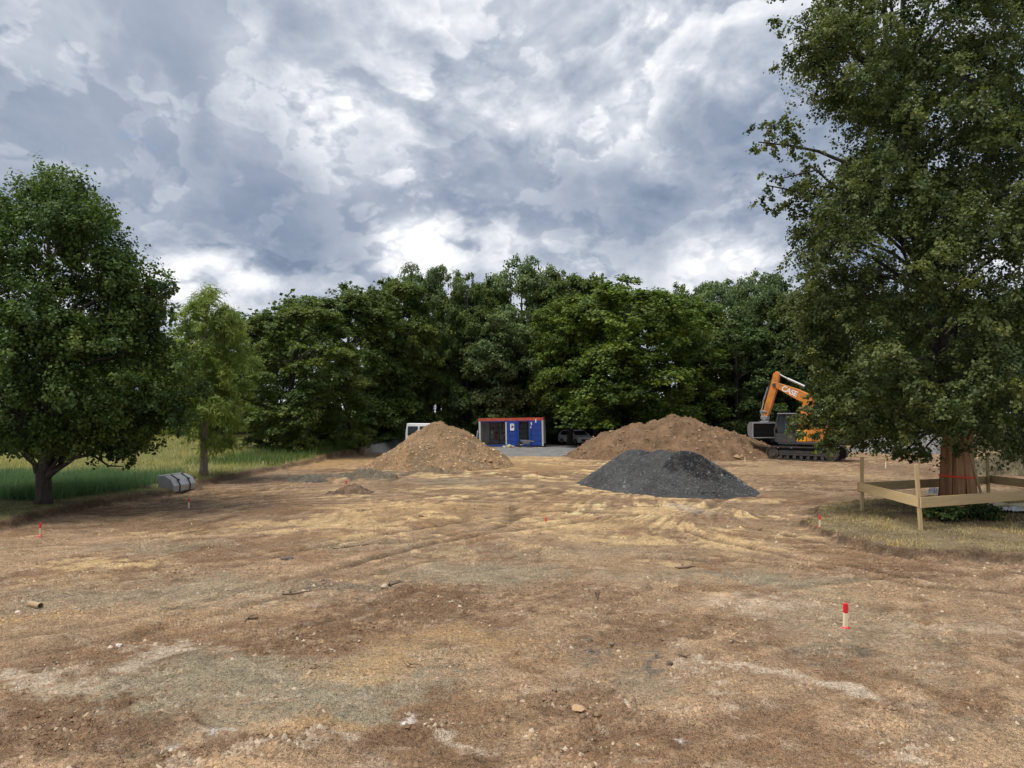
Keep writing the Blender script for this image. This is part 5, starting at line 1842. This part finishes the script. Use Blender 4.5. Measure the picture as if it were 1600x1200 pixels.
    for s in (-1, 1):
        MB().add([(s * (W / 2 + 0.002), p[0], p[1]) for p in prof] + [(s * (W / 2 + 0.035), p[0], p[1]) for p in prof],
                 [tuple(range(n)), tuple(range(2 * n - 1, n - 1, -1))] + [(i, (i + 1) % n, (i + 1) % n + n, i + n) for i in range(n)]).build('side_plate', M['bucketgrey'], bk)
        MB().box((s * (W / 2 + 0.02), -0.59, -0.52), (0.07, 0.05, 1.02)).build('side_edge', M['galv'], bk)
    MB().box((0, -0.62, -1.045), (W + 0.06, 0.12, 0.05)).build('cutting_edge', M['galv'], bk)
    MB().box((0, -0.55, 0.0), (W + 0.04, 0.07, 0.09)).build('top_edge', M['galv'], bk)
    MB().tube([(2.45, 0.42, 2.55), (2.45, -0.42, 2.55)], 0.06, 8).tube([(3.2, 0.42, 2.55), (3.2, -0.42, 2.55)], 0.06, 8).build('bucket_pin', M['dark'], root)


excavator()


# ------------------------------------------------------------------ container
def container():
    a, b = Vector((-3.08, 69.0)), Vector((2.93, 68.2))
    rz = math.atan2(b.y - a.y, b.x - a.x)
    W, D, Hc = 6.06, 2.44, 2.6
    z = gz(0, 69) - 0.02
    root = empty('site_container', (a.x, a.y, z), rz)
    root.rotation_euler.y = -0.018
    tag(root, 'blue steel container with red roof edge and its long side standing open', 'container')
    t = 0.06
    MB().span((0, 0.02, 0.0), (W, D, 0.16)).build('floor', M['dark'], root)
    for yy in (0.05, D - 0.3):
        MB().span((W - 0.35, yy, -0.12), (W - 0.05, yy + 0.25, -0.003)).build('support_block', M['deadwood'], root)

    def corr(name, p0, p1, zb, zt, mat, depth=0.04, pitch=0.28):
        p0, p1 = Vector(p0), Vector(p1)
        d = (p1 - p0).normalized()
        nn = Vector((d.y, -d.x))
        Lc = (p1 - p0).length
        k = max(2, int(Lc / pitch))
        line = []
        for i in range(k):
            for f_, o_ in ((0, 0), (.25, 0), (.5, depth), (.75, depth)):
                line.append(p0 + d * Lc * (i + f_) / k + nn * o_)
        line.append(p1)
        vs = [(p.x, p.y, zb) for p in line] + [(p.x, p.y, zt) for p in line]
        n = len(line)
        m = MB().add(vs, [(i, i + 1, n + i + 1, n + i) for i in range(n - 1)])
        o = m.build(name, mat, root)
        s = o.modifiers.new('solid', 'SOLIDIFY')
        s.thickness = 0.02
    corr('back_wall', (W - 0.05, D - 0.05), (0.05, D - 0.05), 0.16, Hc - 0.1, M['interior'])
    corr('end_wall', (0.06, D - 0.1), (0.06, 0.12), 0.16, Hc - 0.1, M['blue'])
    MB().span((0.10, 0.14, 0.165), (0.125, D - 0.12, Hc - 0.11)).build('wall_lining', M['offwhite'], root)
    corr('end_wall', (W - 0.06, 0.12), (W - 0.06, D - 0.1), 0.16, Hc - 0.1, M['offwhite'])
    MB().span((-0.02, 0.0, Hc - 0.05), (W + 0.02, D, Hc)).build('roof', M['redroof'], root)
    MB().span((-0.03, -0.05, Hc - 0.24), (W + 0.03, 0.02, Hc + 0.02)).build('top_rail', M['redroof'], root, bevel=0.01)
    MB().span((0.16, -0.03, Hc - 0.33), (W - 0.16, 0.03, Hc - 0.243)).build('door_header', M['blue'], root)
    MB().span((0.16, -0.03, 0.02), (W - 0.16, 0.03, 0.155)).build('bottom_rail', M['blue'], root)
    for x0, x1, mat in ((0, 0.17, 'offwhite'), (W - 0.16, W, 'offwhite')):
        for yy in (-0.04, D - 0.12):
            MB().span((x0, yy, 0), (x1, yy + 0.16, Hc - 0.245)).build('corner_post', M[mat], root)
    MB().span((2.52, -0.03, 0.16), (2.64, 0.08, Hc - 0.335)).build('middle_post', M['offwhite'], root)

    def door(name, x0, x1, ang, hinge_left=True, sign=False):
        w = x1 - x0
        dr = empty(name, (x0 if hinge_left else x1, -0.06, 0.05), ang)
        dr.parent = root
        s = 1 if hinge_left else -1
        MB().span((0, -0.03, 0.0), (s * w, 0.03, Hc - 0.3)).build('panel', M['blue'], dr, bevel=0.006)
        for zz in (0.45, 0.95, 1.45, 1.95):
            MB().span((s * 0.08, -0.05, zz - 0.02), (s * (w - 0.08), -0.032, zz + 0.02)).build('rib', M['blue'], dr)
        bar = MB().tube([(s * (w - 0.18), -0.07, 0.02), (s * (w - 0.18), -0.07, Hc - 0.34)], 0.018, 8)
        for zz in (0.3, 1.1, 1.9):
            bar.box((s * (w - 0.18), -0.055, zz), (0.10, 0.05, 0.06))
        bar.build('lock_rod', M['blue'], dr)
        if sign:
            MB().span((s * 0.35, -0.062, 1.42), (s * 0.74, -0.052, 2.05)).build('sign', M['white'], dr)
            g_ = MB()
            g_.span((s * 0.48, -0.068, 1.70), (s * 0.70, -0.063, 1.84)).span((s * 0.44, -0.068, 1.92), (s * 0.66, -0.063, 1.96)).box((s * 0.53, -0.066, 1.66), (0.12, 0.004, 0.08))
            g_.build('sign_print', M['blacktext'], dr)
        return dr
    door('door', 2.66, 3.82, -0.20, True, True)
    d2 = door('door', 4.72, W - 0.18, -0.04, False)
    for q, (xx, zz, ww, hh) in enumerate(((-1.02, 1.85, 0.16, 0.3), (-1.04, 1.6, 0.12, 0.18), (-0.55, 2.1, 0.10, 0.34))):
        MB().span((xx, -0.06, zz), (xx + ww, -0.05, zz + hh)).build('sticker', M['white'], d2)
    # shelves with goods at the back of the left bay
    sh = MB()
    for xx in (0.7, 1.55, 2.4, 3.4, 4.3):
        sh.span((xx, 1.7, 0.162), (xx + 0.05, 1.75, 2.2)).span((xx, 2.2, 0.162), (xx + 0.05, 2.25, 2.2))
    for zz in (0.55, 1.05, 1.55, 2.05):
        sh.span((0.68, 1.69, zz), (4.37, 2.26, zz + 0.04))
    shelf = sh.build('shelf_rack', M['bucketgrey'])
    shelf.location, shelf.rotation_euler = root.location, root.rotation_euler
    tag(shelf, 'grey shelf rack standing inside the open container', 'shelf')
    rg = random.Random(8)
    desc = ['on the lowest shelf', 'on the second shelf', 'on the third shelf']
    ca, sa = math.cos(rz), math.sin(rz)
    for li, zz in enumerate((0.595, 1.095, 1.595)):
        for ci, xx in enumerate((0.95, 1.3, 1.8, 2.15)):
            if rg.random() < 0.25:
                continue
            w_, h_ = rg.uniform(.2, .3), rg.uniform(.14, .32)
            mm = [M['crate'], M['offwhite'], M['galv'], M['bucketgrey'], M['clay'], M['bucketgrey']][rg.randrange(6)]
            o = MB().box((0, 0, h_ / 2), (w_, 0.3, h_)).box((0, 0, h_ + 0.012), (w_ + 0.02, 0.32, 0.024)).build('storage_box', mm, bevel=0.01)
            o.location = (a.x + ca * xx - sa * 1.95, a.y + sa * xx + ca * 1.95, z + zz + 0.001 + 0.018 * xx)
            o.rotation_euler = (0, 0, rz)
            tag(o, 'small lidded box %s of the container, number %s from the left' % (desc[li], ('one', 'two', 'three', 'four')[ci]), 'box', 'boxes on the container shelves')
    # things in front
    o = MB().span((0, 0, 0), (0.05, 0.16, 1.5)).build('white_plank', M['white'], bevel=0.005)
    o.location = (a.x - 0.32, a.y - 0.1, z + 0.0)
    o.rotation_euler = (0, 0.1, rz)
    tag(o, 'white plank leaning at the left end of the container', 'plank')
    return z


CZ = container()


def wheelbarrow():
    x, y = A(821, 698, 67.3).x, 67.3
    z = gz(x, y)
    root = empty('wheelbarrow', (x, y, z), math.radians(200))
    tag(root, 'wheelbarrow standing before the open container door', 'wheelbarrow')
    v = [(-0.42, -0.33, 0.62), (0.45, -0.33, 0.66), (0.45, 0.33, 0.66), (-0.42, 0.33, 0.62), (-0.25, -0.2, 0.32), (0.2, -0.2, 0.30), (0.2, 0.2, 0.30), (-0.25, 0.2, 0.32)]
    o = MB().add(v, [(4, 5, 6, 7), (0, 1, 5, 4), (1, 2, 6, 5), (2, 3, 7, 6), (3, 0, 4, 7)]).build('tray', M['galv'], root)
    o.modifiers.new('s', 'SOLIDIFY').thickness = 0.015
    MB().tube([(0.55, -0.045, 0.2), (0.55, 0.045, 0.2)], 0.2, 18).build('wheel', M['tyre'], root)
    m = MB()
    for s in (-1, 1):
        m.tube([(0.55, s * 0.07, 0.2), (0.1, s * 0.2, 0.3), (-0.4, s * 0.27, 0.45), (-0.85, s * 0.3, 0.6)], 0.018, 7)
    m.build('frame', M['steel'], root)
    for s in (-1, 1):
        MB().tube([(-0.2, s * 0.23, 0.36), (-0.32, s * 0.26, 0.0)], 0.018, 7).build('leg', M['steel'], root)
        MB().tube([(-0.72, s * 0.292, 0.555), (-0.88, s * 0.302, 0.615)], 0.026, 8).build('grip', M['tyre'], root)


wheelbarrow()
for k, (px, col, s, label) in enumerate(((789, (.45, .43, .38), .2, 'left pale block of the jumble before the container post'), (796, (.40, .36, .22), .24, 'middle pale block of the jumble before the container post'),
                                         (801, (.30, .28, .25), .18, 'right grey block of the jumble before the container post'), (907, (.62, .61, .58), .42, 'white slab lying at the left foot of the soil heap'))):
    me = rock_mesh(750 + k, 1)
    me.attributes['Col'].data.foreach_set('color', np.tile(np.array((*col, 1), np.float32), len(me.vertices)))
    d = 67.2 if k < 3 else 60.0
    q = A(px, 700, d)
    o = link('stone_block', me, M['stone'])
    o.scale = (s * 1.25, s, s * (0.8 if k < 3 else 0.45))
    o.location = (q.x, d, gz(q.x, d) + s * 0.4)
    tag(o, label, 'stone', 'pale blocks lying on the gravel yard')


# ------------------------------------------------------------------ vehicles at the back
def vehicle(name, label, cat, x, y, rz, prof, W, glass_side, glass_front, wheels, wr=0.32, glass_rear=None):
    z = gz(x, y)
    root = empty(name, (x, y, z), rz)
    tag(root, label, cat)
    n = len(prof)
    b = MB()
    zmid = 0.9
    sec = []
    for s, inset in ((-1, 1), (1, 1)):
        pass
    vs, fs = [], []
    for yy, k in ((-W / 2, 0.0), (-W / 2 + 0.04, 0.0), (W / 2 - 0.04, 0.0), (W / 2, 0.0)):
        for (px_, pz_) in prof:
            tum = 0.16 * max(0, pz_ - zmid)
            edge = 0.03 if abs(abs(yy) - W / 2) < 1e-6 else 0.0
            vs.append((px_ * (1 - edge * 0.4), yy * (1 - tum / (W / 2) * (W / 2)) if 0 else yy - math.copysign(tum, yy), pz_ - edge * 0.3 if pz_ > zmid else pz_))
    for r_ in range(3):
        fs += [(r_ * n + i, r_ * n + (i + 1) % n, (r_ + 1) * n + (i + 1) % n, (r_ + 1) * n + i) for i in range(n)]
    fs += [tuple(range(n - 1, -1, -1)), tuple(range(3 * n, 4 * n))]
    b.add(vs, fs)
    b.build('body', M['white'], root, bevel=0.03)
    for s in (-1, 1):
        for poly in glass_side:
            vs = []
            for o_ in (0.004, 0.012):
                for (px_, pz_) in poly:
                    vs.append((px_, s * (W / 2 - 0.16 * max(0, pz_ - zmid) + o_), pz_))
            k = len(poly)
            MB().add(vs, [tuple(range(k)), tuple(range(2 * k - 1, k - 1, -1))] + [(i, (i + 1) % k, (i + 1) % k + k, i + k) for i in range(k)]).build('side_window', M['glass'], root)
    for nm, seg in (('windscreen', glass_front), ('rear_window', glass_rear)):
        if not seg:
            continue
        (xa, za), (xb, zb) = seg
        d = Vector((xb - xa, 0, zb - za)).normalized()
        nn = Vector((d.z, 0, -d.x))
        if nn.x * xa < 0:
            nn = -nn
        vs = []
        for o_ in (0.005, 0.014):
            for (px_, pz_), s in (((xa, za), -1), ((xa, za), 1), ((xb, zb), 1), ((xb, zb), -1)):
                hw = W / 2 - 0.12 - 0.16 * max(0, pz_ - zmid)
                vs.append((px_ + nn.x * o_, s * hw, pz_ + nn.z * o_))
        MB().add(vs, [(0, 1, 2, 3), (7, 6, 5, 4), (0, 4, 5, 1), (1, 5, 6, 2), (2, 6, 7, 3), (3, 7, 4, 0)]).build(nm, M['glass'], root)
    xf = max(p[0] for p in prof)
    for s in (-1, 1):
        MB().box((xf - 0.06, s * (W / 2 - 0.28), 0.68), (0.14, 0.36, 0.16)).build('headlight', M['sheet'], root, bevel=0.03)
        MB().box((xf * 0.42, s * (W / 2 + 0.06), 1.02), (0.1, 0.16, 0.12)).build('wing_mirror', M['white'], root, bevel=0.02)
        for wx in wheels:
            w = MB().tube([(wx, s * (W / 2 - 0.19), wr), (wx, s * (W / 2 + 0.015), wr)], wr, 22).build('wheel', M['tyre'], root)
            MB().tube([(wx, s * (W / 2 + 0.017), wr), (wx, s * (W / 2 + 0.03), wr)], wr * 0.62, 16).build('rim', M['galv'], w)
    MB().box((xf - 0.01, 0, 0.5), (0.06, W * 0.72, 0.22)).build('grille', M['dark'], root, bevel=0.02)
    MB().box((xf + 0.012, 0, 0.42), (0.012, 0.5, 0.1)).build('number_plate', M['white'], root)


CAR = [(-1.95, 0.28), (1.9, 0.28), (2.0, 0.55), (1.95, 0.78), (1.05, 0.95), (0.45, 1.38), (0.1, 1.48), (-1.2, 1.46), (-1.85, 1.1), (-2.0, 0.8)]
q = A(903, 690, 73.6)
vehicle('parked_car', 'white car parked under the trees right of the container', 'car', q.x - 0.2, 73.6, math.radians(-62), CAR, 1.76,
        [[(0.85, 0.97), (0.38, 1.33), (0.05, 1.4), (0.05, 0.95)], [(-0.02, 0.95), (-0.02, 1.4), (-1.15, 1.38), (-1.6, 1.05), (-1.2, 0.95)]], ((1.02, 0.98), (0.47, 1.355)), (1.25, -1.25), 0.31, ((-1.24, 1.43), (-1.8, 1.12)))
VAN = [(-1.75, 0.35), (2.5, 0.35), (2.62, 0.7), (2.5, 1.05), (1.75, 1.3), (1.05, 2.15), (0.8, 2.28), (-1.68, 2.3), (-1.78, 1.5)]
q = A(648, 680, 62)
vehicle('white_van', 'white van with dark windows half hidden behind the left sand heap', 'van', -7.1, 62.5, math.radians(-2), VAN, 1.95,
        [[(1.55, 1.32), (1.0, 2.03), (0.45, 2.06), (0.45, 1.3)], [(0.3, 1.3), (0.3, 2.06), (-0.6, 2.06), (-0.6, 1.3)], [(-0.75, 1.3), (-0.75, 2.06), (-1.6, 2.06), (-1.6, 1.3)]], ((1.72, 1.33), (1.08, 2.1)), (1.65, -1.05), 0.34)
